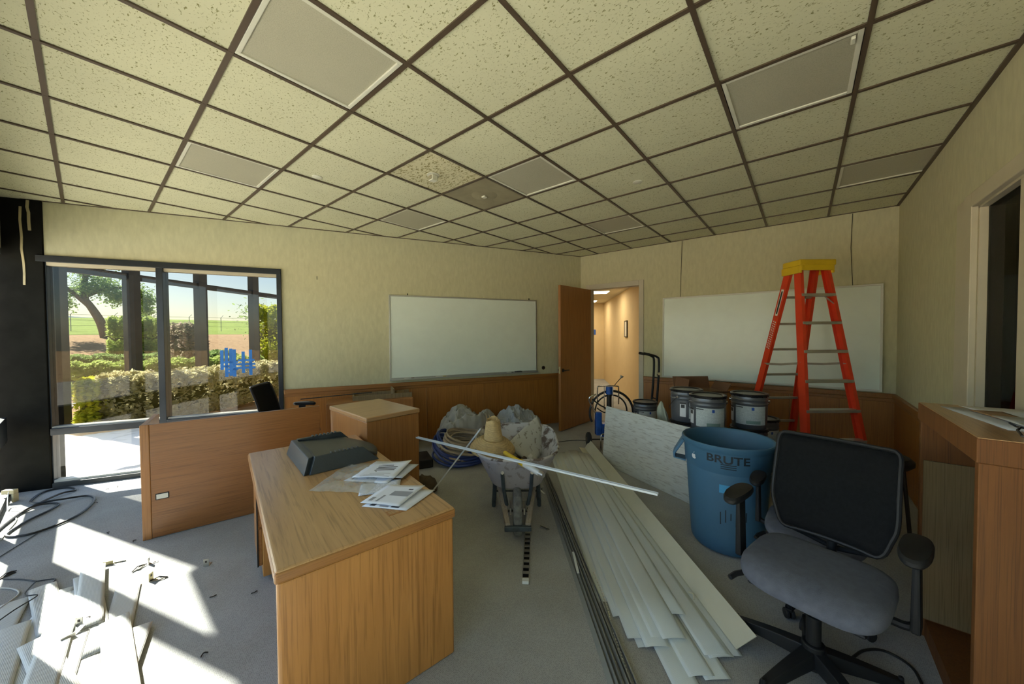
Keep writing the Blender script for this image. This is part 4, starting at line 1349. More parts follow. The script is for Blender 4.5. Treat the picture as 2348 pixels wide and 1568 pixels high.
for q, z in enumerate((0.676, 0.662, 0.648)):
    patch(bn, 'bin_fine_print', 'bin_print', ANGC + R(2), 0.095, z, z + 0.006, rb)
# white fruit sticker: body with bite and leaf
def fruit(u_):
    pts = []
    for i in range(40):
        th = 2 * math.pi * i / 40
        r_ = 0.019 * (1 + 0.10 * math.cos(2 * th) * 0.6)
        x, y = r_ * math.cos(th) * 0.98, r_ * math.sin(th) * 1.12
        y -= 0.006 * math.exp(-((x / 0.006) ** 2)) * (1 if y > 0 else -0.6)
        dx, dy = x - 0.024, y - 0.003
        dd_ = math.hypot(dx, dy)
        if dd_ < 0.0105:
            x, y = 0.024 + dx / dd_ * 0.0105, 0.003 + dy / dd_ * 0.0105
        pts.append((x, y))
    return pts
fa = ANGC - R(46)
def onbin(x, y, zc, lift=0.002):
    z = zc + y
    r_ = rb(z) + lift
    a = fa + x / r_
    return (r_ * math.cos(a), r_ * math.sin(a), z)
pp = fruit(0)
b = MB().add([onbin(0, 0, 0.682)] + [onbin(x, y, 0.682) for x, y in pp], [(0, i + 1, (i + 1) % 40 + 1) for i in range(40)])
st = b.obj('fruit_sticker', 'label_white', bn)
leaf = [(0.0, 0.023), (0.004, 0.026), (0.0085, 0.0335), (0.0085, 0.036), (0.004, 0.034), (0.0005, 0.029)]
MB().add([onbin(x, y, 0.682) for x, y in leaf], [tuple(range(6))]).obj('sticker_leaf', 'label_white', st)
patch(bn, 'blue_sticker', 'sky_blue', ANGC + R(1), 0.10, 0.47, 0.53, br)
for q in range(6):
    patch(bn, 'scuff_mark', 'bin_print', ANGC - R(8) + R(7 * q), 0.006, 0.24 + 0.02 * (q % 3), 0.33 + 0.02 * (q % 2), br, 0.0012, 2)

# ------------------------------------------------------------------ steel paint pails
PR, PH = 0.152, 0.335
def pail(label, loc, face, group='stacked steel paint pails', lab=True, small=False):
    t = thing('paint_pail', label, 'paint pail', loc, face, group)
    pf = [(0.0, 0.0), (PR - 0.012, 0.0), (PR - 0.008, 0.006), (PR - 0.004, 0.10), (PR, 0.22), (PR, 0.235), (PR + 0.004, 0.240), (PR, 0.246), (PR, 0.272), (PR + 0.004, 0.277), (PR, 0.283), (PR, 0.318)]
    MB().lathe(pf, 40).obj('pail_body', 'pail_grey', t, smooth=True)
    ld = MB().lathe([(0.0, 0.322), (PR - 0.02, 0.322), (PR - 0.014, 0.332), (PR + 0.004, 0.335), (PR + 0.009, 0.328), (PR + 0.007, 0.312), (PR + 0.001, 0.308)], 40).obj('pail_lid', 'pail_black', t, smooth=True)
    MB().lathe([(0.0, 0.3235), (PR - 0.03, 0.3235)], 32).obj('lid_face', 'pail_grey', ld)
    for q in range(20):
        a = 2 * math.pi * q / 20
        MB().cyl(((PR + 0.004) * math.cos(a), (PR + 0.004) * math.sin(a), 0.309), ((PR + 0.004) * math.cos(a), (PR + 0.004) * math.sin(a), 0.322), 0.007, n=6).obj('lid_lug', 'pail_black', ld)
    for e in (1, -1):
        MB().cyl((0, e * PR, 0.262), (0, e * (PR + 0.016), 0.262), 0.013, n=12).obj('bail_ear', 'chrome', t, smooth=True)
    rad = PR + 0.014
    arc = [(0.75 * rad * math.sin(a) * 0.55 + 0.12 * math.sin(a), rad * math.cos(a), 0.262 - 0.17 * math.sin(a)) for a in np.linspace(0, math.pi, 15)]
    arc = [(max(x, 0) + (PR + 0.012) * math.sin(a) * 0.55 * 0 + 0.0, y, z) for (x, y, z), a in zip(arc, np.linspace(0, math.pi, 15))]
    arc = [((PR + 0.012) * math.sin(a), (PR + 0.014) * math.cos(a), 0.262 - 0.165 * math.sin(a)) for a in np.linspace(0, math.pi, 17)]
    MB().tube(arc, 0.0022, 6).obj('bail_handle', 'steel_dark', t)
    if lab:
        rf = lambda z: PR - 0.003
        lb = patch(t, 'paint_label', 'pail_label', R(180), 0.27, 0.045, 0.222, rf, 0.004)
        patch(t, 'label_emblem', 'label_blue', R(186), 0.022, 0.185, 0.212, rf, 0.0052, 3)
        patch(t, 'label_panel', 'label_green', R(188), 0.12, 0.055, 0.085, rf, 0.0052, 6)
        patch(t, 'label_bar', 'sticker_black', R(143), 0.07, 0.205, 0.213, rf, 0.0052, 5)
        w2 = patch(t, 'warning_label', 'label_white', R(108), 0.058, 0.06, 0.20, rf, 0.004, 4)
        patch(t, 'warning_symbol', 'sticker_black', R(108), 0.036, 0.150, 0.185, rf, 0.0052, 4)
        patch(t, 'warning_bar', 'sticker_black', R(108), 0.058, 0.19, 0.206, rf, 0.0052, 4)
    return t
def facing(x, y, extra=0):
    return math.atan2(-y, -x) - math.pi + R(extra)
stacks = [((4.07, 0.955), 3, 60, 'leftmost stack behind the grey board'), ((3.815, 0.705), 3, 12, 'middle stack nearest the grey board'), ((4.16, 0.405), 3, 6, 'right-hand stack behind the blue bin'),
          ((4.70, 0.34), 2, 30, 'short stack beside the ladder'), ((4.86, 1.66), 2, 20, 'short stack near the doorway')]
lv = {3: ['lowest', 'middle', 'topmost'], 2: ['lower', 'upper']}
for (x, y), n, ex, txt in stacks:
    for q in range(n):
        pail('grey steel paint pail, %s of the %s' % (lv[n][q], txt), (x, y, q * (PH + 0.001)), facing(x, y, ex + (q * 40 if q < n - 1 else 0)))

# crumpled pale plastic bag beside the pails
def bagfn(u, v):
    a = 2 * math.pi * u
    hgt = v
    r_ = (0.11 * (1 - hgt) ** 0.6 + 0.02) * (1 + 0.7 * noise.noise(Vector((math.cos(a) * 2, math.sin(a) * 2, hgt * 5))))
    return (r_ * math.cos(a) + 0.05 * hgt * math.sin(hgt * 5), r_ * math.sin(a) + 0.04 * hgt, 0.75 * hgt * (1 - 0.08 * math.cos(a)))
o = MB().grid(bagfn, 28, 16).obj('plastic_sack', 'plastic_bag', smooth=True, solid=0.002)
place(o, (4.30, 1.22, 0.0))
tag(o, 'crumpled pale green plastic sack left of the stacked pails', 'plastic sack')

# open cardboard box behind the pails
cb = thing('cardboard_box', 'open brown cardboard box behind the paint pails', 'cardboard box', (5.02, 1.02, 0), R(40))
W_, D_, H_ = 0.24, 0.19, 0.86
for nm, a in (('box_wall', (-D_, -D_ + 0.006, -W_, W_)), ('box_wall', (D_ - 0.006, D_, -W_, W_)), ('box_wall', (-D_ + 0.006, D_ - 0.006, -W_, -W_ + 0.006)), ('box_wall', (-D_ + 0.006, D_ - 0.006, W_ - 0.006, W_))):
    MB().bx(a[0], a[1], a[2], a[3], 0, H_).obj(nm, 'cardboard', cb)
MB().bx(-D_, D_, -W_, W_, 0, 0.006).obj('box_floor', 'cardboard', cb)
for p, q, wv in (((-D_, 0, H_), (-D_ - 0.10, 0, H_ + 0.03), 2 * W_), ((D_, 0, H_), (D_ + 0.05, 0, H_ + 0.15), 2 * W_)):
    MB().beam(p, q, wv, 0.005).obj('box_flap', 'cardboard_dark', cb)
for e in (1, -1):
    MB().beam((0, e * W_, H_), (0, e * (W_ - 0.02 if e > 0 else W_ + 0.06), H_ + (0.16 if e > 0 else 0.10)), 2 * D_ * 0.9, 0.005).obj('box_flap', 'cardboard_dark', cb)

# hand truck parked against the back wall
ht = thing('hand_truck', 'black tubular hand truck parked beside the doorway', 'hand truck', (5.50, 1.77, 0), R(140))
for e in (-1, 1):
    MB().tube([(0.02, e * 0.065, 0.05), (-0.05, e * 0.065, 0.75), (-0.07, e * 0.065, 1.16), (-0.03, e * 0.065, 1.24), (0.08, e * 0.065, 1.275), (0.17, e * 0.065, 1.29)], 0.016, 10, smooth=5).obj('frame_tube', 'black_plastic', ht, smooth=True)
    MB().tube([(0.095, e * 0.065, 1.278), (0.18, e * 0.065, 1.293)], 0.020, 10).obj('hand_grip', 'rubber', ht, smooth=True)
    w_ = MB().cyl((-0.09, e * 0.12, 0.10), (-0.09, e * 0.17, 0.10), 0.10, n=24).obj('wheel', 'rubber', ht, bevel=0.012, smooth=True)
    MB().cyl((-0.09, e * 0.172, 0.10), (-0.09, e * 0.174, 0.10), 0.045, n=18).obj('wheel_hub', 'chrome', w_)
for z in (0.3, 0.6, 0.92):
    MB().cyl((-0.005 - 0.055 * z, -0.065, z), (-0.005 - 0.055 * z, 0.065, z), 0.010, n=8).obj('cross_bar', 'black_plastic', ht)
MB().bx(0.02, 0.20, -0.14, 0.14, 0.02, 0.028).obj('toe_plate', 'steel_dark', ht)
MB().cyl((-0.06, 0.065, 0.97), (-0.03, 0.13, 0.99), 0.022, n=10).obj('clamp', 'chrome', ht, smooth=True)

# blue airless paint sprayer with its hose
sp = thing('paint_sprayer', 'blue airless paint sprayer with chrome frame and small black wheels', 'paint sprayer', (4.57, 2.07, 0), R(219.6))
# local +x faces the camera, +y is to the right in view
MB().cyl((0, 0.02, 0.42), (0, 0.02, 0.84), 0.034, n=16).obj('pump_column', 'steel_dark', sp, smooth=True)
MB().cyl((0, 0.02, 0.76), (0, 0.02, 0.865), 0.046, n=16).obj('pump_cap', 'spray_blue', sp, bevel=0.006, smooth=True)
MB().bx(-0.05, 0.05, -0.17, -0.09, 0.20, 0.52).obj('motor_case', 'spray_blue', sp, bevel=0.012)
MB().bx(-0.09, 0.06, -0.09, 0.12, 0.18, 0.36).obj('pump_case', 'spray_blue', sp, bevel=0.012)
MB().cyl((0.03, -0.02, 0.30), (0.10, -0.02, 0.30), 0.05, n=18).obj('gear_cover', 'steel_dark', sp, bevel=0.006, smooth=True)
MB().tube([(0.02, -0.13, 0.44), (0.02, -0.20, 0.56), (0.0, -0.25, 0.66), (0.0, -0.245, 0.72), (0.0, -0.16, 0.76)], 0.011, 8, smooth=5).obj('chrome_handle', 'chrome', sp, smooth=True)
MB().tube([(0, -0.14, 0.62), (0, -0.14, 0.83), (0, -0.11, 0.872), (0, 0.12, 0.872), (0, 0.15, 0.83), (0, 0.15, 0.62)], 0.008, 8, smooth=4).obj('hose_cradle', 'chrome', sp, smooth=True)
for yy in (-0.05, 0.07):
    MB().cyl((0.01, yy, 0.55), (0.01, yy, 0.87), 0.006, n=8).obj('cradle_bar', 'chrome', sp)
for yy in (-0.24, 0.22):
    wl = MB().lathe([(0.03, -0.028), (0.085, -0.028), (0.102, -0.014), (0.102, 0.014), (0.085, 0.028), (0.03, 0.028)], 28).obj('wheel', 'rubber', sp, smooth=True)
    wl.location = (-0.10, yy, 0.104)
    wl.rotation_euler = (R(90), 0, 0)
    MB().cyl((0, 0, -0.03), (0, 0, 0.03), 0.035, n=14).obj('wheel_hub', 'steel_dark', wl)
MB().cyl((-0.10, -0.24, 0.104), (-0.10, 0.22, 0.104), 0.010, n=8).obj('axle', 'steel_dark', sp)
MB().tube([(0.12, -0.12, 0.02), (0.11, -0.12, 0.20), (0.10, -0.08, 0.235), (0.10, 0.08, 0.235), (0.11, 0.12, 0.20), (0.12, 0.12, 0.02)], 0.012, 8, smooth=4).obj('front_leg', 'chrome', sp, smooth=True)
for q, (rad, dz) in enumerate(((0.30, 0.0), (0.22, 0.02))):
    lp = [(-0.03 - 0.02 * q, 0.06 + rad * math.cos(a), 0.50 + dz + rad * math.sin(a)) for a in np.linspace(R(-25), R(205), 26)]
    MB().tube(lp, 0.016 - 0.005 * q, 8).obj('coiled_hose', 'cable_black', sp, smooth=True)
MB().tube([(0.04, -0.22, 0.70), (0.05, -0.12, 0.62), (0.06, -0.05, 0.58), (0.05, 0.0, 0.50)], 0.010, 8, smooth=5).obj('suction_hose', 'cable_black', sp)
MB().tube([(0.05, -0.16, 0.58), (0.06, -0.06, 0.52), (0.05, 0.04, 0.55)], 0.008, 8, smooth=5).obj('return_hose', 'cable_black', sp)
MB().tube([(-0.02, 0.10, 0.88), (-0.02, 0.16, 0.95), (-0.02, 0.19, 0.985)], 0.005, 6).obj('spray_wand', 'steel_dark', sp)
MB().cyl((-0.02, 0.185, 0.975), (-0.02, 0.205, 1.01), 0.008, 0.026, 12).obj('wand_tip', 'galvanised', sp, smooth=True)

# grey weathered board on edge
bd = thing('plywood_board', 'weathered grey plywood board standing on edge behind the bin', 'plywood board', (4.05, 1.90, 0), math.atan2(-0.917, -0.40))
b = MB().bx(0, 1.50, -0.009, 0.009, 0, 0.70)
o = b.obj('board', 'weathered_board', bd, bevel=0.002)
o.rotation_euler = (R(-5.0), 0, 0)

# ------------------------------------------------------------------ wheelbarrow
WB = thing('wheelbarrow', 'dusty grey wheelbarrow with its wheel toward the camera', 'wheelbarrow', (2.16, 1.74, 0), math.atan2(0.64, 0.77))
# local +x runs from the wheel back to the handles
def tubpt(u, v):
    a = 2 * math.pi * u
    e = 0.62
    cx_ = 0.36 + 0.05 * v
    lx, ly = 0.30 + 0.16 * v, 0.235 + 0.135 * v
    x = cx_ + lx * sgn_pow(math.cos(a), e) - (0.02 * v if math.cos(a) < 0 else 0)
    y = ly * sgn_pow(math.sin(a), e) * (1.0 + 0.14 * math.cos(a))
    z = 0.345 + 0.275 * v + 0.05 * v * max(0, math.cos(a))
    return (x, y, z)
b = MB().grid(tubpt, 44, 6)
b.add([(tubpt(i / 44, 0)) for i in range(44)], [tuple(range(43, -1, -1))])
b.obj('tub', 'tub_outer', WB, smooth=True, solid=0.004, fix=True)
MB().tube([tubpt(i / 44, 1.0) for i in range(44)], 0.011, 8, closed=True).obj('tub_rim', 'tub_inner', WB, smooth=True)
def inner(u, v):
    p = tubpt(u, 0.06 + 0.93 * v)
    c = (0.37, 0)
    return (c[0] + (p[0] - c[0]) * 0.975, c[1] + (p[1] - c[1]) * 0.97, p[2] + 0.004)
b = MB().grid(inner, 44, 6)
b.add([inner(i / 44, 0) for i in range(44)], [tuple(range(44))])
b.obj('tub_lining', 'tub_inner', WB, smooth=True, fix=True)
ty = MB().lathe([(0.10, -0.028), (0.135, -0.036), (0.168, -0.030), (0.180, -0.012), (0.180, 0.012), (0.168, 0.030), (0.135, 0.036), (0.10, 0.028)], 36).obj('tyre', 'dusty_rubber', WB, smooth=True)
ty.location = (0.02, 0, 0.181)
ty.rotation_euler = (R(90), 0, 0)
MB().lathe([(0.015, -0.03), (0.04, -0.024), (0.10, -0.02), (0.105, 0.0), (0.10, 0.02), (0.04, 0.024), (0.015, 0.03)], 24).obj('wheel_rim', 'tub_outer', ty, smooth=True)
MB().cyl((0.02, -0.075, 0.181), (0.02, 0.075, 0.181), 0.010, n=10).obj('axle', 'steel_dark', WB)
for e in (-1, 1):
    MB().beam((-0.17, e * 0.075, 0.165), (1.15, e * 0.29, 0.46), 0.038, 0.042).obj('handle', 'barrow_wood', WB, bevel=0.005)
    MB().tube([(0.03, e * 0.085, 0.225), (0.02, e * 0.11, 0.36), (-0.005, e * 0.118, 0.50)], 0.015, 8).obj('front_brace', 'barrow_frame', WB, smooth=True)
    MB().cyl((-0.02, e * 0.118, 0.505), (0.01, e * 0.118, 0.505), 0.014, n=10).obj('brace_bolt', 'galvanised', WB)
    lg = MB()
    lg.tube([(0.42, e * 0.19, 0.36), (0.44, e * 0.21, 0.02), (0.60, e * 0.21, 0.02), (0.68, e * 0.215, 0.36)], 0.019, 8)
    lg.obj('leg', 'barrow_frame', WB, smooth=True)
    MB().beam((-0.03, e * 0.055, 0.20), (0.10, e * 0.055, 0.20), 0.012, 0.05).obj('axle_bracket', 'galvanised', WB)
MB().beam((-0.18, -0.10, 0.150), (-0.18, 0.10, 0.150), 0.030, 0.034).obj('nose_bar', 'barrow_frame', WB, bevel=0.004)
MB().beam((0.52, -0.21, 0.12), (0.52, 0.21, 0.12), 0.025, 0.008).obj('leg_brace', 'barrow_frame', WB)

Mw = Matrix.Translation(WB.location) @ Matrix.Rotation(WB.rotation_euler.z, 4, 'Z')
def wloc(x, y, z):
    return Mw @ Vector((x, y, z))
# dried plaster sheet against the tub's back right side
def plast(u, v):
    x = 0.40 + 0.36 * u + 0.06 * v
    y = -0.02 - 0.30 * u * (1 - 0.35 * v) + 0.22 * (v - 0.5) * (1 - u)
    z = 0.40 + 0.30 * v * (0.6 + 0.4 * u) + 0.06 * u + 0.02 * noise.noise(Vector((u * 4, v * 4, 2)))
    return (x, y, z)
o = MB().grid(plast, 16, 12).obj('plaster_slab', 'dried_plaster', smooth=True, solid=0.02)
place(o, WB.location, WB.rotation_euler.z)
tag(o, 'pale slab of dried plaster standing in the wheelbarrow', 'plaster')
for q in range(16):
    rb_ = MB()
    n = 7
    vs = []
    rs = 0.03 + 0.035 * random.random()
    for i in range(14):
        th, ph = random.random() * 6.28, math.acos(2 * random.random() - 1)
        r_ = rs * (0.7 + 0.5 * random.random())
        vs.append(Vector((r_ * math.sin(ph) * math.cos(th), r_ * math.sin(ph) * math.sin(th), r_ * 0.7 * math.cos(ph))))
    bm = bmesh.new()
    for v in vs:
        bm.verts.new(v)
    bmesh.ops.convex_hull(bm, input=bm.verts)
    me = bpy.data.meshes.new('rubble')
    bm.to_mesh(me)
    bm.free()
    me.materials.append(MATS[('tub_inner', 'dried_plaster', 'brown_sack')[q % 3]])
    o = bpy.data.objects.new('rubble', me)
    C.objects.link(o)
    o.location = wloc(0.16 + 0.46 * random.random(), -0.15 + 0.32 * random.random(), 0.385 + 0.05 * random.random() + (0.04 if q > 9 else 0))
    tag(o, 'broken chunk of rubble lying in the wheelbarrow tub', 'rubble', 'rubble in the wheelbarrow')

# straw hat resting in the wheelbarrow
hat = thing('straw_hat', 'battered straw hat lying in the wheelbarrow', 'hat', (2.25, 2.08, 0.655))
hat.rotation_euler = (R(8), R(-6), R(20))
pr = [(0.198, -0.062), (0.194, -0.050), (0.155, -0.008), (0.118, 0.020), (0.080, 0.036)]
MB().lathe(pr, 48).obj('brim', 'straw', hat, smooth=True, solid=0.006)
b = MB()
def crown(u, v):
    a = 2 * math.pi * u
    r_ = 0.080 - 0.026 * v + 0.004 * math.sin(3 * a + 4 * v)
    return (r_ * math.cos(a) + 0.012 * v, r_ * math.sin(a) + 0.020 * v, 0.034 + 0.16 * v + (0.022 * max(0, math.sin(2 * a + 1)) if v > 0.9 else 0))
b.grid(crown, 44, 10)
b.obj('crown', 'straw', hat, smooth=True, solid=0.006)
MB().lathe([(0.0, 0.175), (0.03, 0.178), (0.052, 0.185)], 24, (0.012, 0.028, 0)).obj('crown_top', 'straw', hat, smooth=True)
for q in range(9):
    z = 0.042 + 0.016 * q
    v = (z - 0.034) / 0.16
    MB().tube([Vector(crown(i / 40, v)) * 1.0 for i in range(40)], 0.0055, 6, closed=True).obj('straw_plait', 'straw', hat, smooth=True)
for q in range(7):
    r_ = 0.096 + 0.0142 * q
    z = np.interp(r_, [0.080, 0.118, 0.155, 0.194], [0.036, 0.020, -0.008, -0.050])
    MB().tube([(r_ * math.cos(a), r_ * math.sin(a), z + 0.003) for a in np.linspace(0, 2 * math.pi, 48, endpoint=False)], 0.0048, 6, closed=True).obj('straw_plait', 'straw', hat, smooth=True)
for q in range(8):
    a = q * 0.8
    MB().cyl((0.012 + 0.05 * math.cos(a), 0.028 + 0.05 * math.sin(a), 0.19), (0.014 + 0.06 * math.cos(a + .2), 0.03 + 0.06 * math.sin(a + .2), 0.215 + 0.01 * (q % 3)), 0.004, 0.001, 5).obj('frayed_straw', 'straw', hat)

# yellow and white extension pole poking out of the tub
pole = thing('extension_pole', 'yellow and white paint extension pole poking out of the wheelbarrow', 'pole')
pa, pb = Vector((2.15, 1.86, 0.635)), Vector((2.005, 1.38, 0.615))
MB().cyl(pa, pa + (pb - pa) * 0.45, 0.017, n=12).obj('yellow_tube', 'pole_yellow', pole, smooth=True)
MB().cyl(pa + (pb - pa) * 0.45, pa + (pb - pa) * 0.55, 0.024, n=12).obj('locking_collar', 'pole_yellow', pole, smooth=True)
MB().cyl(pa + (pb - pa) * 0.55, pa + (pb - pa) * 0.92, 0.021, n=12).obj('white_tube', 'pole_white', pole, smooth=True)
MB().cyl(pa + (pb - pa) * 0.92, pb, 0.022, 0.015, 12).obj('metal_tip', 'galvanised', pole, smooth=True)

# two white vinyl strips
def strip(nm, label, p, q, w_, h_, m_):
    p, q = Vector(p), Vector(q)
    d = q - p
    t = thing(nm, label, 'strip', p)
    L_ = d.length
    o = MB()
    o.bx(0, L_, -w_ / 2, w_ / 2, 0, 0.003)
    o.bx(0, L_, -w_ / 2, -w_ / 2 + 0.003, 0.003, h_)
    o.bx(0, L_, w_ / 2 - 0.003, w_ / 2, 0.003, h_)
    ob = o.obj('channel', m_, t)
    t.rotation_euler = d.to_track_quat('X', 'Z').to_euler()
    return t
strip('vinyl_strip', 'long white vinyl strip lying across the wheelbarrow', (1.90, 2.70, 0.66), (2.06, 0.63, 0.675), 0.024, 0.012, 'white_vinyl')
strip('vinyl_strip', 'white vinyl strip leaning from the floor against the wheelbarrow', (2.03, 2.76, 0.01), (2.30, 2.28, 0.72), 0.026, 0.012, 'white_vinyl')

# ------------------------------------------------------------------ hoses and drop cloths by the wall
hs = []
for i in range(15 * 24):
    a = 2 * math.pi * i / 24
    kk = i / 24
    r_ = 0.23 + 0.085 * noise.noise(Vector((kk * 0.9, 1.7, 0))) + 0.02 * math.sin(kk * 2.4)
    hs.append((r_ * 1.15 * math.cos(a) + 0.03 * noise.noise(Vector((kk * 0.5, 4, 0))), r_ * math.sin(a), 0.014 + 0.013 * (kk % 15) + 0.03 * noise.noise(Vector((math.cos(a), math.sin(a), kk * 0.4)))))
o = MB().tube(hs, 0.011, 7).obj('hose_coil', 'hose_tan', smooth=True)
place(o, (3.04, 3.34, 0.05), R(20), R(12))
o.scale = (1.12, 1.12, 1.3)
tag(o, 'thick coil of tan hose piled on the floor', 'hose')
hs = []
for i in range(6 * 28):
    a = 2 * math.pi * i / 28
    kk = i / 28
    r_ = 0.34 + 0.05 * noise.noise(Vector((kk * 0.8, 9, 0)))
    hs.append((r_ * 1.12 * math.cos(a) + 0.02 * kk, r_ * math.sin(a), 0.014 + 0.020 * kk + (0.10 + 0.05 * noise.noise(Vector((kk, 2, 2)))) * max(0, math.sin(a - 0.4)) ** 2 * min(1, kk)))
o = MB().tube(hs, 0.012, 7).obj('hose_coil', 'hose_blue', smooth=True)
place(o, (3.08, 3.38, 0.0), R(15))
o.scale = (1.1, 1.1, 1.5)
tag(o, 'loose coil of dark blue hose around the tan one', 'hose')
def heap(rx, ry, hz, seed, fold):
    def fn(u, v):
        a = 2 * math.pi * u
        r_ = v
        wob = 1 + 0.16 * noise.noise(Vector((math.cos(a) * 1.6, math.sin(a) * 1.6, seed)))
        x, y = rx * r_ * wob * math.cos(a), ry * r_ * wob * math.sin(a)
        p = Vector((x * 5, y * 5, seed))
        z = hz * (1 - r_ ** 2.4) ** 0.7
        wv = Vector((x, y, seed))
        warp = Vector((noise.noise(wv * 3.0), noise.noise(wv * 3.0 + Vector((7, 3, 1))), 0)) * 0.5
        r1 = 1 - abs(noise.noise(wv * 3.5 + warp)) * 2.2
        r2 = 1 - abs(noise.noise(wv * 8.0 + warp * 2)) * 2.2
        r3 = 1 - abs(noise.noise(wv * 17.0 + warp * 3)) * 2.0
        edge = min(1, (1 - r_) * 5 + 0.12)
        z = z * (0.84 + 0.16 * noise.noise(p * 0.45)) + fold * (0.55 * (r1 - 0.45) + 0.38 * (r2 - 0.45) + 0.20 * (r3 - 0.4)) * edge
        return (x, y, max(0.004, z + 0.006))
    return fn
o = MB().grid(heap(0.56, 0.34, 0.58, 3.3, 0.16), 150, 60).obj('drop_cloth', 'drop_cloth', smooth=True, fix=True)
place(o, (3.52, 3.76, 0), R(-26))
tag(o, 'heap of grey canvas drop cloth against the oak wainscot', 'drop cloth')
o = MB().grid(heap(0.46, 0.28, 0.50, 8.1, 0.15), 150, 60).obj('drop_sheet', 'drop_plastic', smooth=True, fix=True)
place(o, (4.22, 3.40, 0), R(-28))
tag(o, 'bundled bluish plastic drop sheet next to the open door', 'drop sheet')
o = MB().grid(heap(0.15, 0.12, 0.16, 5.5, 0.06), 40, 16).obj('brown_sack', 'brown_sack', smooth=True, fix=True)
place(o, (2.20, 2.98, 0), R(10))
tag(o, 'small crumpled dark brown sack beside the oak cabinet', 'sack')
o = MB().bx(-0.10, 0.10, -0.18, 0.18, 0, 0.10).obj('black_case', 'black_plastic', bevel=0.012)
place(o, (2.62, 3.62, 0), R(-25))
tag(o, 'low black tool case beside the hose coil', 'tool case')

# ------------------------------------------------------------------ long blind slats on the floor
def slat_mesh(L_, w_, bow, m_, name):
    def fn(u, v):
        return (L_ * u, (v - 0.5) * w_, bow * (1 - (2 * v - 1) ** 2))
    return MB().grid(fn, 10, 6).obj(name, m_, smooth=True, solid=0.0016)
SD = Vector((-0.757, -0.653, 0))
SN = Vector((0.653, -0.757, 0))
F0 = Vector((3.93, 2.56, 0))
# (offset across at the far end, offset at the near end, start shift, length, level)
slats = [(0.03, -0.02, 0.02, 2.58, 0), (0.06, 0.03, 0.06, 2.66, 1), (0.10, 0.10, -0.02, 2.93, 0), (0.11, 0.06, 0.03, 2.84, 2), (0.17, 0.13, 0.05, 2.88, 3), (0.15, 0.18, 0.10, 3.05, 1),
         (0.22, 0.18, 0.02, 2.86, 4), (0.24, 0.27, 0.06, 3.02, 2), (0.27, 0.23, 0.00, 2.90, 5), (0.30, 0.34, 0.07, 3.02, 1), (0.34, 0.31, 0.12, 2.62, 4), (0.36, 0.42, 0.03, 2.96, 2),
         (0.39, 0.40, 0.10, 2.88, 3), (0.42, 0.47, 0.05, 2.93, 1), (0.43, 0.50, 0.12, 2.80, 0)]
for q, (a, c, sh, ln, lvl) in enumerate(slats):
    p = F0 + SD * sh + SN * a
    e = F0 + SD * (sh + ln) + SN * c
    o = slat_mesh((e - p).length, 0.122, 0.006 if q % 3 else 0.002, 'slat_grey', 'blind_strip')
    place(o, (p.x, p.y, 0.003 + 0.0065 * lvl), math.atan2((e - p).y, (e - p).x))
    tag(o, 'long grey blind slat in the floor bundle, %s from the wheelbarrow side' % words_[q], 'blind slat', 'long blind slats on the floor')
# dark stack of slats on edge at the left with its bead chain
for q in range(6):
    p = Vector((3.30, 2.33, 0)) + SN * (0.018 * q) + SD * (0.04 * (q % 3))
    e = Vector((1.32, 0.52, 0)) + SN * (0.026 * q) + SD * (0.08 * ((q * 2) % 3))
    d = e - p
    o = MB().bx(0, d.length, -0.002, 0.002, 0, 0.030 + 0.004 * (q % 2)).obj('narrow_blind_strip', 'slat_dark')
    place(o, (p.x, p.y, 0.001), math.atan2(d.y, d.x), R(-35 + 9 * q))
    tag(o, 'dark narrow blind slat lying on edge, %s from the left' % words_[q], 'blind slat', 'dark slats on edge')
bc = thing('bead_chain', 'white bead chain lying beside the dark edge slats', 'bead chain')
cs = []
pts = [Vector((2.12, 1.06, 0.006)), Vector((1.93, 0.89, 0.006)), Vector((1.75, 0.76, 0.006)), Vector((1.58, 0.62, 0.006)), Vector((1.40, 0.50, 0.006))]
for p in spline(pts, 12):
    MB().lathe([(0.0, -0.006), (0.0045, -0.004), (0.006, 0), (0.0045, 0.004), (0.0, 0.006)], 8).obj('bead', 'sticker_white', bc, smooth=True).location = p + Vector((0.004 * random.random(), 0, 0))
MB().tube(pts, 0.0012, 5, smooth=8).obj('cord', 'cable_white', bc)

# cream L-shaped pelmet strip
pl_ = thing('pelmet_strip', 'long cream L-shaped pelmet strip along the blind slats', 'pelmet strip', (4.40, 2.33, 0.0))
e = Vector((2.03, 0.235, 0.0))
d = e - Vector(pl_.location)
pl_.rotation_euler = (0, 0, math.atan2(d.y, d.x))
L_ = d.length
b = MB()
b.add([(0, 0, 0.002), (L_ - 0.02, 0, 0.002), (L_ - 0.02, -0.004, 0.002), (0, -0.004, 0.002), (0, 0.075, 0.115), (L_ + 0.03, 0.075, 0.115), (L_ + 0.03, 0.071, 0.117), (0, 0.071, 0.117)],
      [(0, 3, 2, 1), (4, 5, 6, 7), (0, 1, 5, 4), (1, 2, 6, 5), (2, 3, 7, 6), (3, 0, 4, 7)])
b.obj('face_board', 'cream_vinyl', pl_, fix=True)
MB().add([(0, 0, 0.002), (L_ - 0.02, 0, 0.002), (L_ - 0.10, -0.085, 0.012), (0, -0.085, 0.012), (0, 0, 0.006), (L_ - 0.02, 0, 0.006), (L_ - 0.10, -0.085, 0.016), (0, -0.085, 0.016)],
         [(0, 3, 2, 1), (4, 5, 6, 7), (0, 1, 5, 4), (1, 2, 6, 5), (2, 3, 7, 6), (3, 0, 4, 7)]).obj('flat_board', 'cream_vinyl', pl_, fix=True)
MB().tube([(L_ - 0.40, -0.03, 0.018), (L_ - 0.37, -0.02, 0.03), (L_ - 0.34, -0.03, 0.018)], 0.005, 6).obj('torn_clip', 'cream_vinyl', pl_)

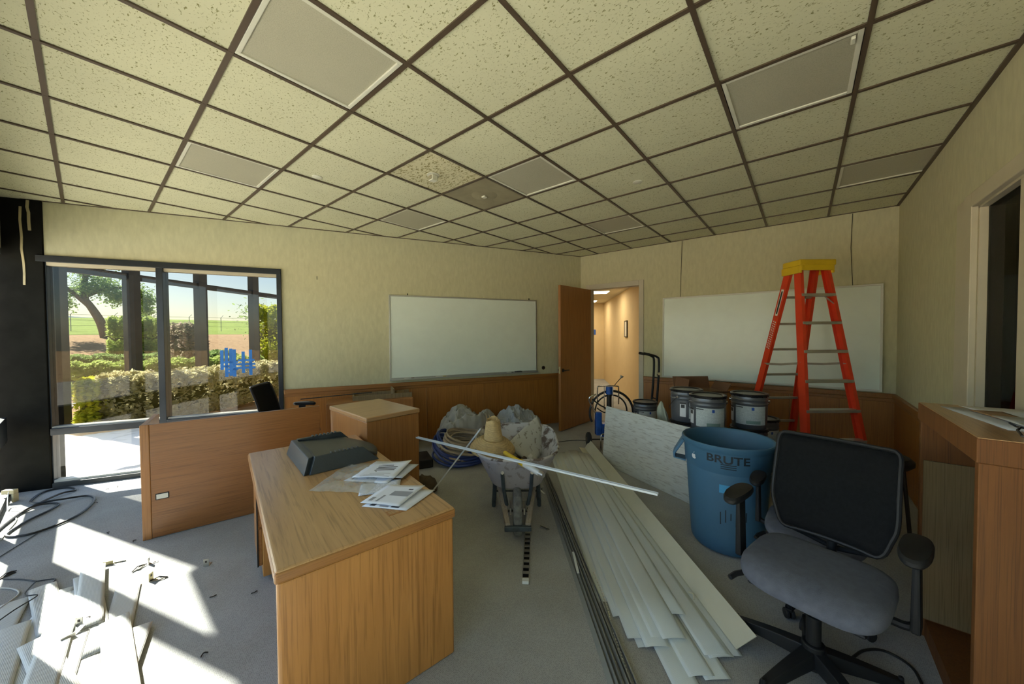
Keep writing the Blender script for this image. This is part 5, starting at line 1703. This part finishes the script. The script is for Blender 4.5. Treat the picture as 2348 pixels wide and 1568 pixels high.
# slotted metal track and brackets by the wheel
def track(label, p, q, w_=0.045, n=14):
    p, q = Vector(p), Vector(q)
    d = q - p
    t = thing('slotted_track', label, 'metal track', p, math.atan2(d.y, d.x))
    L_ = d.length
    for e in (-1, 1):
        MB().bx(0, L_, e * w_ / 2 - 0.002, e * w_ / 2 + 0.002, 0, 0.018).obj('side_flange', 'galvanised', t)
    MB().bx(0, L_, -w_ / 2, w_ / 2, 0, 0.002).obj('web', 'steel_dark', t)
    for i in range(n + 1):
        x = L_ * i / n
        MB().bx(max(0, x - L_ / n * 0.22), min(L_, x + L_ / n * 0.22), -w_ / 2, w_ / 2, 0.014, 0.017).obj('bridge', 'galvanised', t)
    MB().bx(-0.03, 0.002, -w_ / 2, w_ / 2, 0.0, 0.02).obj('end_cap', 'white_vinyl', t, bevel=0.002)
    return t
track('slotted galvanised track under the wheelbarrow nose', (1.78, 1.37, 0.0), (2.75, 2.06, 0.0), 0.042, 20)
def small_bracket(nm, label, loc, rz, kind=0, m_='galvanised', group='loose metal brackets'):
    t = thing(nm, label, 'bracket', loc, rz, group)
    if kind == 0:      # folded pair lying flat
        MB().bx(-0.045, 0.005, -0.012, 0.012, 0.002, 0.004).obj('flange', m_, t)
        MB().bx(-0.045, 0.005, -0.013, -0.011, 0.002, 0.026).obj('flange', m_, t)
        o = MB().bx(0.0, 0.05, -0.012, 0.012, -0.001, 0.001).obj('flange', m_, t)
        place(o, (0.003, 0.004, 0.006), R(24), 0, R(-24))
        MB().cyl((-0.02, 0, 0.004), (-0.02, 0, 0.009), 0.006, n=8).obj('screw', 'steel_dark', t)
    elif kind == 1:    # upright L bracket
        MB().bx(-0.002, 0.002, -0.016, 0.016, 0.0, 0.052).obj('flange', m_, t)
        MB().bx(0.0, 0.045, -0.016, 0.016, 0.0, 0.003).obj('flange', m_, t)
        MB().bx(-0.004, 0.004, -0.005, 0.005, 0.028, 0.040).obj('slot', 'steel_dark', t)
        MB().bx(0.02, 0.034, -0.005, 0.005, 0.002, 0.0045).obj('slot', 'steel_dark', t)
    elif kind == 2:    # flat plates
        o = MB().bx(-0.035, 0.035, -0.011, 0.011, 0.002, 0.004).obj('flange', m_, t)
        o = MB().bx(-0.03, 0.03, -0.009, 0.009, 0.0, 0.002).obj('flange', m_, t)
        place(o, (0.012, 0.004, 0.008), R(35), R(8))
        MB().tube([(-0.04, -0.01, 0.006), (0.0, 0.012, 0.016), (0.045, 0.006, 0.006)], 0.003, 6).obj('clip_wire', 'steel_dark', t)
    return t
small_bracket('metal_bracket', 'folded olive-gold metal bracket alone in the sun patch', (0.09, 3.74, 0.0), R(-25), 0, 'brass')
small_bracket('metal_bracket', 'flat silver bracket pieces beside an upright one', (0.20, 3.51, 0.0), R(20), 2)
small_bracket('metal_bracket', 'upright bracket with one slotted foot, farther of two', (0.25, 3.53, 0.0), R(-10), 1)
small_bracket('metal_bracket', 'upright slotted bracket nearest the white vanes', (0.24, 3.28, 0.0), R(-40), 1, 'brass')
small_bracket('metal_bracket', 'loose plates at the foot of the nearer upright bracket', (0.27, 3.25, 0.0), R(-30), 2)
small_bracket('metal_bracket', 'silver bracket standing in shade near the desk', (0.50, 3.18, 0.0), R(60), 1)
small_bracket('metal_bracket', 'open folded bracket lying on the white vanes', (-0.075, 2.95, 0.022), R(15), 0)
small_bracket('metal_bracket', 'tilted plate on the bracket lying on the white vanes', (-0.055, 3.02, 0.024), R(50), 1)
small_bracket('metal_bracket', 'dark bracket at the left edge of the floor', (-0.37, 4.10, 0.0), R(30), 2, 'steel_dark')
small_bracket('metal_bracket', 'slotted grey bracket behind the wheelbarrow leg', (2.90, 2.02, 0.0), R(50), 1)
small_bracket('metal_bracket', 'grey bracket plates by the slotted track end', (2.98, 2.14, 0.0), R(10), 2)
small_bracket('metal_bracket', 'wire clip on the carpet right of the wheelbarrow wheel', (2.37, 1.62, 0.0), R(80), 2)
for p, q, txt in (((2.20, 1.26, 0.03), (2.02, 1.12, 0.032), 'nearer'), ((2.88, 2.03, 0.03), (2.80, 1.92, 0.05), 'farther')):
    p, q = Vector(p), Vector(q)
    o = MB().beam(p, q, 0.016, 0.003).obj('plastic_tab', 'white_vinyl')
    tag(o, 'white plastic tab on the dark edge slats, the %s one' % txt, 'plastic tab', 'plastic tabs')

# ------------------------------------------------------------------ white vanes in the sun
vanes = [(-0.30, 3.66, -96, 1.10, 0), (-0.21, 3.72, -84, 0.62, 2), (-0.33, 3.20, -78, 1.0, 3), (-0.13, 3.58, -101, 1.15, 1), (-0.03, 3.66, -88, 0.95, 3), (0.00, 3.72, -92, 0.75, 5),
         (-0.02, 3.40, -97, 1.15, 4), (-0.10, 3.50, -86, 1.2, 2), (0.14, 3.30, -98, 0.72, 1), (0.15, 2.78, -104, 0.85, 3), (0.07, 2.95, -90, 0.9, 5), (-0.20, 3.05, -80, 0.95, 6), (-0.12, 3.12, -95, 1.0, 7), (-0.28, 3.30, -92, 1.0, 5)]
for q, (x, y, a, ln, lvl) in enumerate(vanes):
    o = slat_mesh(ln, 0.112, 0.003 if q % 2 else 0.001, 'slat_white', 'blind_vane')
    place(o, (x, y, 0.006 + 0.0045 * lvl), R(a), R(random.uniform(-3, 3)))
    order = sorted(range(len(vanes)), key=lambda i: vanes[i][0]).index(q)
    tag(o, 'short white blind vane in the sunlit pile, %s from the left by its far end' % words_[order], 'blind vane', 'white blind vanes in the sun')

# ------------------------------------------------------------------ cables and litter
def cable(label, pts, r_, m_, cat='cable', nm='cable', sm=8):
    o = MB().tube(pts, r_, 7, smooth=sm).obj(nm, m_, smooth=True)
    return tag(o, label, cat)
z = 0.011
cable('thick black cable looped on the carpet by the column', [(-0.47, 5.20, z), (-0.38, 5.50, z), (-0.20, 5.75, z + 0.01), (-0.10, 5.80, z), (-0.16, 5.98, z), (-0.30, 6.0, z), (-0.37, 5.78, z), (-0.34, 5.58, z + 0.02), (-0.20, 5.52, z + 0.02), (-0.02, 5.50, z), (0.02, 5.30, z), (-0.06, 5.0, z), (-0.20, 4.84, z), (-0.34, 4.80, z), (-0.44, 4.92, z), (-0.36, 5.15, z), (-0.24, 5.32, z), (-0.20, 5.46, z), (-0.32, 5.50, z + 0.02), (-0.42, 5.40, z), (-0.50, 5.05, z)], 0.009, 'cable_black')
cable('thin white wire hanging from the beige connector at the column', [(-0.50, 5.85, 0.12), (-0.50, 5.75, 0.05), (-0.48, 5.55, 0.006), (-0.42, 5.30, 0.006), (-0.44, 5.05, 0.006), (-0.46, 4.85, 0.006)], 0.004, 'cable_white', 'wire', 'wire')
cable('thin black wire straggling across the carpet at the left edge', [(-0.50, 4.35, 0.005), (-0.40, 4.55, 0.005), (-0.30, 4.75, 0.005), (-0.28, 4.80, 0.005)], 0.003, 'cable_black', 'wire', 'wire')
cable('thin dark cord curling beside the white vanes', [(-0.38, 4.05, 0.006), (-0.30, 3.95, 0.006), (-0.24, 3.85, 0.006), (-0.20, 3.82, 0.006), (-0.16, 3.78, 0.006), (-0.18, 3.72, 0.006)], 0.0035, 'cable_black', 'cord', 'cord')
cable('beaded dark cord lying over the white vanes', [(-0.24, 3.85, 0.006), (-0.27, 3.70, 0.02), (-0.26, 3.62, 0.03), (-0.22, 3.56, 0.035), (-0.30, 3.48, 0.03), (-0.38, 3.40, 0.012)], 0.0035, 'cable_black', 'cord', 'cord')
cable('pale twisted cord at the left edge near the white vanes', [(-0.40, 3.95, 0.006), (-0.33, 3.85, 0.006), (-0.30, 3.74, 0.006), (-0.36, 3.62, 0.006)], 0.004, 'cable_white', 'cord', 'cord')
cable('black power cable arching on the carpet under the near chair', [(2.26, -0.13, 0.01), (2.33, -0.19, 0.01), (2.44, -0.25, 0.01), (2.50, -0.33, 0.01), (2.46, -0.41, 0.01), (2.34, -0.43, 0.01), (2.15, -0.44, 0.01)], 0.006, 'cable_black')
cable('black lead running along the foot of the open door', [(3.95, 2.85, 0.006), (4.30, 2.80, 0.006), (4.62, 2.62, 0.006), (4.75, 2.40, 0.006)], 0.004, 'cable_black')
cn = thing('cable_connector', 'beige plug connector on white wires at the column foot', 'connector', (-0.50, 5.93, 0.02), R(-40))
MB().bx(-0.05, 0.05, -0.02, 0.02, 0.06, 0.10).obj('plug_body', 'bead_gold', cn, bevel=0.004)
MB().bx(0.03, 0.05, -0.022, 0.022, -0.02, 0.06).obj('plug_stem', 'bead_gold', cn, bevel=0.004)
cable('white threads scattered near the column foot', [(-0.47, 5.60, 0.004), (-0.40, 5.45, 0.004), (-0.45, 5.3, 0.004)], 0.002, 'cable_white', 'thread', 'thread')
litter = [(0.10, 5.60, 'by the garden window sill'), (0.19, 5.62, 'in the bright strip under the garden window'), (0.22, 4.02, 'left of the upright panel foot'), (0.04, 5.22, 'in the mullion shadow'), (0.09, 4.36, 'in the middle of the long sun patch'),
          (0.36, 2.30, 'in the sun band near the desk'), (0.62, 2.62, 'under the desk edge'), (1.18, 1.86, 'between desk and wheelbarrow'), (-0.02, 3.05, 'on the lowest white vanes'), (0.45, 2.78, 'at the edge of the sun patch')]
for q, (x, y, txt) in enumerate(litter):
    a = random.random() * 6
    zz = 0.03 if 'vanes' in txt else 0.004
    o = MB().tube([(0, 0, zz), (0.018 * math.cos(a), 0.018 * math.sin(a), zz + 0.004), (0.03 * math.cos(a + .7), 0.03 * math.sin(a + .7), zz)], 0.003, 5, smooth=3).obj('scrap', 'steel_dark' if q != 7 else 'white_vinyl')
    o.location = (x, y, 0)
    tag(o, 'tiny bent scrap on the carpet ' + txt if 'vanes' not in txt else 'tiny bent scrap ' + txt, 'scrap', 'scraps on the floor')

# black stool behind the chairs
st_ = thing('stool', 'low black padded stool beyond the office chairs', 'stool', (3.80, -0.46, 0), R(20))
vs_ = MB().lathe([(0.0, 0.60), (0.15, 0.60), (0.175, 0.625), (0.175, 0.65), (0.15, 0.675), (0.0, 0.68)], 28)
vs_.obj('stool_cushion', 'black_plastic', st_, smooth=True)
for q in range(4):
    a = R(45 + 90 * q)
    MB().cyl((0.12 * math.cos(a), 0.12 * math.sin(a), 0.60), (0.17 * math.cos(a), 0.17 * math.sin(a), 0.0), 0.012, n=8).obj('stool_leg', 'steel_dark', st_)

# ------------------------------------------------------------------ the garden outside
def gz(y):
    if y < 24:
        return -0.06
    if y < 43:
        t = (y - 24) / 19
        return -0.06 + 1.80 * t * t * (3 - 2 * t)
    if y < 124:
        t = (y - 43) / 81
        return 1.74 + 4.1 * t
    return 5.84 + 0.4 * min(1, (y - 124) / 60)
def terrain(nm, x0, x1, y0, y1, nx, ny, m_, lab, dz=0.0):
    def fn(u, v):
        x, y = x0 + (x1 - x0) * u, y0 + (y1 - y0) * v
        return (x, y, gz(y) + dz + (0.03 * noise.noise(Vector((x * 0.3, y * 0.3, 0))) if y > 12 else 0))
    return struct(MB().grid(fn, nx, ny).obj(nm, m_, smooth=True, fix=True), lab)
terrain('ground_bed', -90, 90, -30, 44, 60, 60, 'mulch', 'brown mulched garden bed', -0.02)
terrain('ground_field', -160, 260, 43.0, 330, 60, 60, 'field_grass', 'rising green field')
patio = []
for a in np.linspace(0, 1, 15):
    x = 3.2 - 9.0 * a
    patio.append((x, 9.3 - 1.3 * max(0, (x - 0.2) / 3.0) ** 1.4 + 0.05 * math.sin(a * 9)))
struct(MB().prism(patio + [(-6.5, 8.9), (-12, 8.0), (-12, -12), (-0.7, -12), (-0.7, 6.2), (3.2, 4.7)], -0.10, -0.055).obj('ground_patio', 'concrete'), 'pale concrete patio outside the windows')
struct(MB().prism([(-0.66, 6.5), (2.9, 4.85), (3.05, 5.15), (-0.50, 6.95)], -0.10, -0.035).obj('kerb_strip', 'concrete'), 'pale concrete apron along the window')
struct(MB().prism([(-0.25, 13.1), (-9, 14.6), (-9, 15.5), (-0.15, 14.0)], -0.10, -0.045).obj('ground_path', 'concrete'), 'white concrete garden path')
struct(MB().prism([(4.2, 14.5), (9.5, 13.5), (14, 20), (6.0, 22)], -0.10, -0.05).obj('ground_lawn', 'lawn'), 'small bright lawn')

def leaves(nm, P, size, material, parent=None, up=0.3):
    n = len(P)
    a = rng.normal(size=(n, 3))
    a[:, 2] *= 0.7
    a /= np.linalg.norm(a, axis=1)[:, None]
    b = rng.normal(size=(n, 3))
    b -= a * (a * b).sum(1)[:, None]
    b /= np.linalg.norm(b, axis=1)[:, None]
    s = size * (0.6 + 0.8 * rng.random((n, 1)))
    q = np.stack([P - a * s, P + b * s * 0.45, P + a * s, P - b * s * 0.45], 1).reshape(-1, 3)
    me = bpy.data.meshes.new(nm)
    me.vertices.add(4 * n)
    me.vertices.foreach_set('co', q.astype(np.float32).ravel())
    me.loops.add(4 * n)
    me.loops.foreach_set('vertex_index', np.arange(4 * n, dtype=np.int32))
    me.polygons.add(n)
    me.polygons.foreach_set('loop_start', np.arange(0, 4 * n, 4, dtype=np.int32))
    me.polygons.foreach_set('loop_total', np.full(n, 4, dtype=np.int32))
    me.update()
    me.validate()
    me.materials.append(MATS[material])
    o = bpy.data.objects.new(nm, me)
    C.objects.link(o)
    o.parent = parent
    o['kind'] = 'stuff'
    return o

def hedge(label, path, width, height, n, size, m_, z0=None, nm='hedge', group='garden hedges', stems=True):
    path = [Vector((*p, 0)) for p in path]
    pts = spline(path, 8) if len(path) > 2 else [path[0].lerp(path[1], i / 12) for i in range(13)]
    g0 = gz(pts[len(pts) // 2].y) if z0 is None else z0
    t = thing(nm, label, 'hedge', (pts[0].x, pts[0].y, g0), 0, group)
    o0 = Vector((pts[0].x, pts[0].y, 0))
    # leafy shell
    k = rng.random(n) * (len(pts) - 1)
    i = np.minimum(k.astype(int), len(pts) - 2)
    fr_ = (k - i)[:, None]
    arr = np.array([[p.x - o0.x, p.y - o0.y] for p in pts])
    base = arr[i] * (1 - fr_) + arr[i + 1] * fr_
    dirs = arr[i + 1] - arr[i]
    dirs /= np.linalg.norm(dirs, axis=1)[:, None]
    nor = np.stack([-dirs[:, 1], dirs[:, 0]], 1)
    th = rng.random(n) * 2 * np.pi
    shell = 0.72 + 0.30 * rng.random(n) ** 0.5
    cs, sn = np.cos(th), np.sin(th)
    pc = np.sign(cs) * np.abs(cs) ** 0.55 * shell
    ps = np.sign(sn) * np.abs(sn) ** 0.55 * shell
    end = np.minimum(1, np.minimum(k, (len(pts) - 1) - k) * (1.4 if len(pts) > 14 else 0.9) + 0.35)
    wob = 1 + 0.10 * np.sin(k * 1.7 + 1)
    P = np.zeros((n, 3))
    P[:, :2] = base + nor * (pc * width / 2 * end * wob)[:, None]
    P[:, 2] = height * (0.52 + 0.48 * ps * (0.75 + 0.25 * end)) * (0.97 + 0.05 * np.sin(k * 2.3))
    P[:, 2] = np.maximum(P[:, 2], 0.02)
    leaves('foliage', P, size, m_, t)
    # twiggy core
    core = MB()
    def fn(u, v):
        a = 2 * math.pi * v
        kk = u * (len(pts) - 1)
        ii = min(int(kk), len(pts) - 2)
        p = pts[ii].lerp(pts[ii + 1], kk - ii) - o0
        d = (pts[ii + 1] - pts[ii]).normalized()
        nn = Vector((-d.y, d.x, 0))
        e = min(1, min(u, 1 - u) * 8 + 0.25)
        q = p + nn * (sgn_pow(math.cos(a), 0.6) * width * 0.20 * e)
        return (q.x, q.y, max(0.03, height * (0.45 + 0.28 * sgn_pow(math.sin(a), 0.6) * e)))
    core.grid(fn, 20, 16)
    core.obj('twig_core', 'leaf_core', t, smooth=True, fix=True)
    return t

hedge('clipped variegated hedge closest to the garden window', [(0.25, 10.0), (0.95, 9.75), (1.9, 10.2), (2.9, 11.0), (4.2, 11.4)], 0.9, 0.98, 26000, 0.042, 'leaf_variegated')
hedge('round yellow-green shrub at the end of the variegated hedge', [(-0.08, 9.9), (0.20, 9.85)], 0.85, 0.90, 6000, 0.045, 'leaf_yellow', nm='shrub', group='garden shrubs')
hedge('long low green hedge behind the variegated one', [(-0.3, 15.6), (1.2, 15.5), (2.8, 15.7), (4.2, 15.6)], 1.2, 0.95, 14000, 0.065, 'leaf_green')
hedge('dark low hedge in front of the leaning tree', [(-0.4, 23.5), (2.0, 23.3), (5.0, 23.8)], 1.8, 0.9, 9000, 0.08, 'leaf_tree')
hedge('pink-tipped rounded bush left of the mulch slope', [(2.3, 19.6), (3.1, 19.8)], 1.5, 2.15, 9000, 0.085, 'leaf_pink', nm='bush', group='garden shrubs')
hedge('loose green bush beside the leaning tree', [(0.9, 29.5), (2.9, 29.0)], 2.2, 2.4, 9000, 0.11, 'leaf_green', nm='bush', group='garden shrubs')
hedge('tall lime-green hedge at the right of the view', [(6.6, 24.8), (9.0, 23.5), (13.0, 23.0)], 2.4, 3.4, 16000, 0.10, 'leaf_lime')
hedge('small sunny hedge in front of the tall lime hedge', [(5.2, 16.9), (7.0, 16.5), (9.5, 16.6)], 1.2, 1.0, 9000, 0.06, 'leaf_yellow')

# leaning tree
tree = thing('tree', 'leaning tree with open crown beyond the low hedges', 'tree', (0.75, 39.0, gz(39.0) - 0.1), 0)
def limb(pts, r0, r1):
    sp_ = spline([Vector(p) for p in pts], 6)
    rad = [r0 + (r1 - r0) * i / (len(sp_) - 1) for i in range(len(sp_))]
    MB().tube(sp_, 0.1, 9, radii=rad).obj('branch', 'bark', tree, smooth=True)
tree.scale = (0.8, 0.8, 0.74)
limb([(0.25, 0, 0), (0.0, 0, 1.5), (-0.45, 0, 2.8), (-0.9, 0, 3.8)], 0.36, 0.24)
limb([(-0.9, 0, 3.8), (-0.9, 0.2, 5.2), (-0.8, 0, 6.5), (-1.1, 0, 8.2)], 0.26, 0.12)
limb([(-0.7, 0, 3.2), (-1.6, -0.2, 4.4), (-2.6, 0, 5.8), (-3.0, 0, 7.5)], 0.20, 0.07)
limb([(-0.9, 0, 4.0), (0.2, 0.3, 4.8), (1.6, 0, 5.2), (2.6, 0, 5.0)], 0.18, 0.06)
limb([(-0.9, 0, 4.6), (-2.2, 0.5, 4.6), (-3.4, 0, 5.0)], 0.12, 0.05)
limb([(-0.8, 0, 6.0), (0.4, 0, 7.0), (1.2, 0, 8.3)], 0.11, 0.04)
cl = [((2.2, 0, 4.6), 1.1, 900), ((1.0, 0.2, 4.2), 1.0, 800), ((3.0, 0, 3.9), 0.8, 500), ((0.2, 0.4, 5.2), 1.2, 900), ((-0.8, 0, 4.8), 1.0, 700), ((-2.4, 0, 4.2), 1.1, 700), ((-3.2, 0, 5.0), 1.1, 600),
      ((-0.9, 0, 6.6), 1.0, 450), ((0.6, 0, 7.6), 1.1, 300), ((-2.8, 0, 7.0), 1.0, 300), ((-1.2, 0, 8.2), 1.0, 250), ((2.8, 0, 2.9), 0.7, 300), ((-2.2, 0, 3.2), 0.9, 300)]
P = np.concatenate([np.array(c) + rng.normal(size=(n, 3)) * r_ * 0.42 for c, r_, n in cl])
leaves('foliage', P, 0.14, 'leaf_tree', tree)
tr2 = thing('sapling', 'slim young tree in front of the blue hills', 'tree', (7.1, 27.0, gz(27.0)), 0)
MB().tube([(0, 0, 0), (0.05, 0, 1.6), (0.0, 0, 3.1)], 0.05, 7, smooth=4).obj('stem', 'bark', tr2)
P = np.array([0, 0, 2.7]) + rng.normal(size=(420, 3)) * np.array([0.55, 0.4, 0.5])
leaves('foliage', P, 0.09, 'leaf_tree', tr2)

# field fence
fc = thing('field_fence', 'wire field fence along the foot of the green rise', 'fence', (0, 50.0, gz(50.0)), R(-2))
for q in range(16):
    x = -6 + 2.6 * q
    MB().cyl((x, 0, 0), (x, 0, 1.5), 0.035, n=6).obj('fence_post', 'galvanised', fc)
    MB().cyl((x, 0, 1.5), (x + 0.2, 0, 1.75), 0.025, n=6).obj('post_arm', 'galvanised', fc)
for zz in (0.5, 1.0, 1.48):
    MB().cyl((-7, 0, zz), (36, 0, zz), 0.014, n=5).obj('fence_wire', 'galvanised', fc)
# far lookout hut
tw_ = thing('lookout_hut', 'small grey hut on the crest of the green field', 'hut', (8.2, 118.0, gz(118.0)), R(10))
b = MB().add([(-1.3, -1.3, 1.0), (1.3, -1.3, 1.0), (1.3, 1.3, 1.0), (-1.3, 1.3, 1.0), (-1.9, -1.9, 2.9), (1.9, -1.9, 2.9), (1.9, 1.9, 2.9), (-1.9, 1.9, 2.9)],
             [(0, 3, 2, 1), (4, 5, 6, 7), (0, 1, 5, 4), (1, 2, 6, 5), (2, 3, 7, 6), (3, 0, 4, 7)])
b.obj('cabin', 'bark', tw_)
MB().bx(-0.9, 0.9, -0.9, 0.9, 0, 1.0).obj('plinth', 'concrete', tw_)
# far hills, with blue air haze mixed into their base colour
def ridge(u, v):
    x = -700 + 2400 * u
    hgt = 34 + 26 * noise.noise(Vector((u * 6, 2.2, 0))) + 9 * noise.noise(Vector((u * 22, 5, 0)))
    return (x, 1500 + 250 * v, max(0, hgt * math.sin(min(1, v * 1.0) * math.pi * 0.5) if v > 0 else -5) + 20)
struct(MB().grid(ridge, 120, 4).obj('hills', 'hill_haze', smooth=True), 'distant hills with blue-grey haze in their colour')

# dark steel garden frame seen through the window
P0 = Vector((-0.405, 10.35, 0))
P1 = Vector((4.05, 13.35, 0))
dd_ = (P1 - P0)
LP = dd_.length
gf = thing('garden_frame', 'dark square-post steel frame standing in the garden', 'frame', P0, math.atan2(dd_.y, dd_.x))
for s_ in (0.10, 1.27, 2.78, 4.42):
    MB().bx(s_ - 0.105, s_ + 0.105, -0.09, 0.09, -0.1, 4.2).obj('frame_post', 'bronze_frame', gf, bevel=0.006)
MB().bx(-1.2, 7.2, -0.05, 0.05, 2.80, 2.93).obj('frame_rail', 'bronze_frame', gf)
MB().bx(-1.2, 7.2, -0.06, 0.06, 4.2, 4.38).obj('frame_rail', 'bronze_frame', gf)
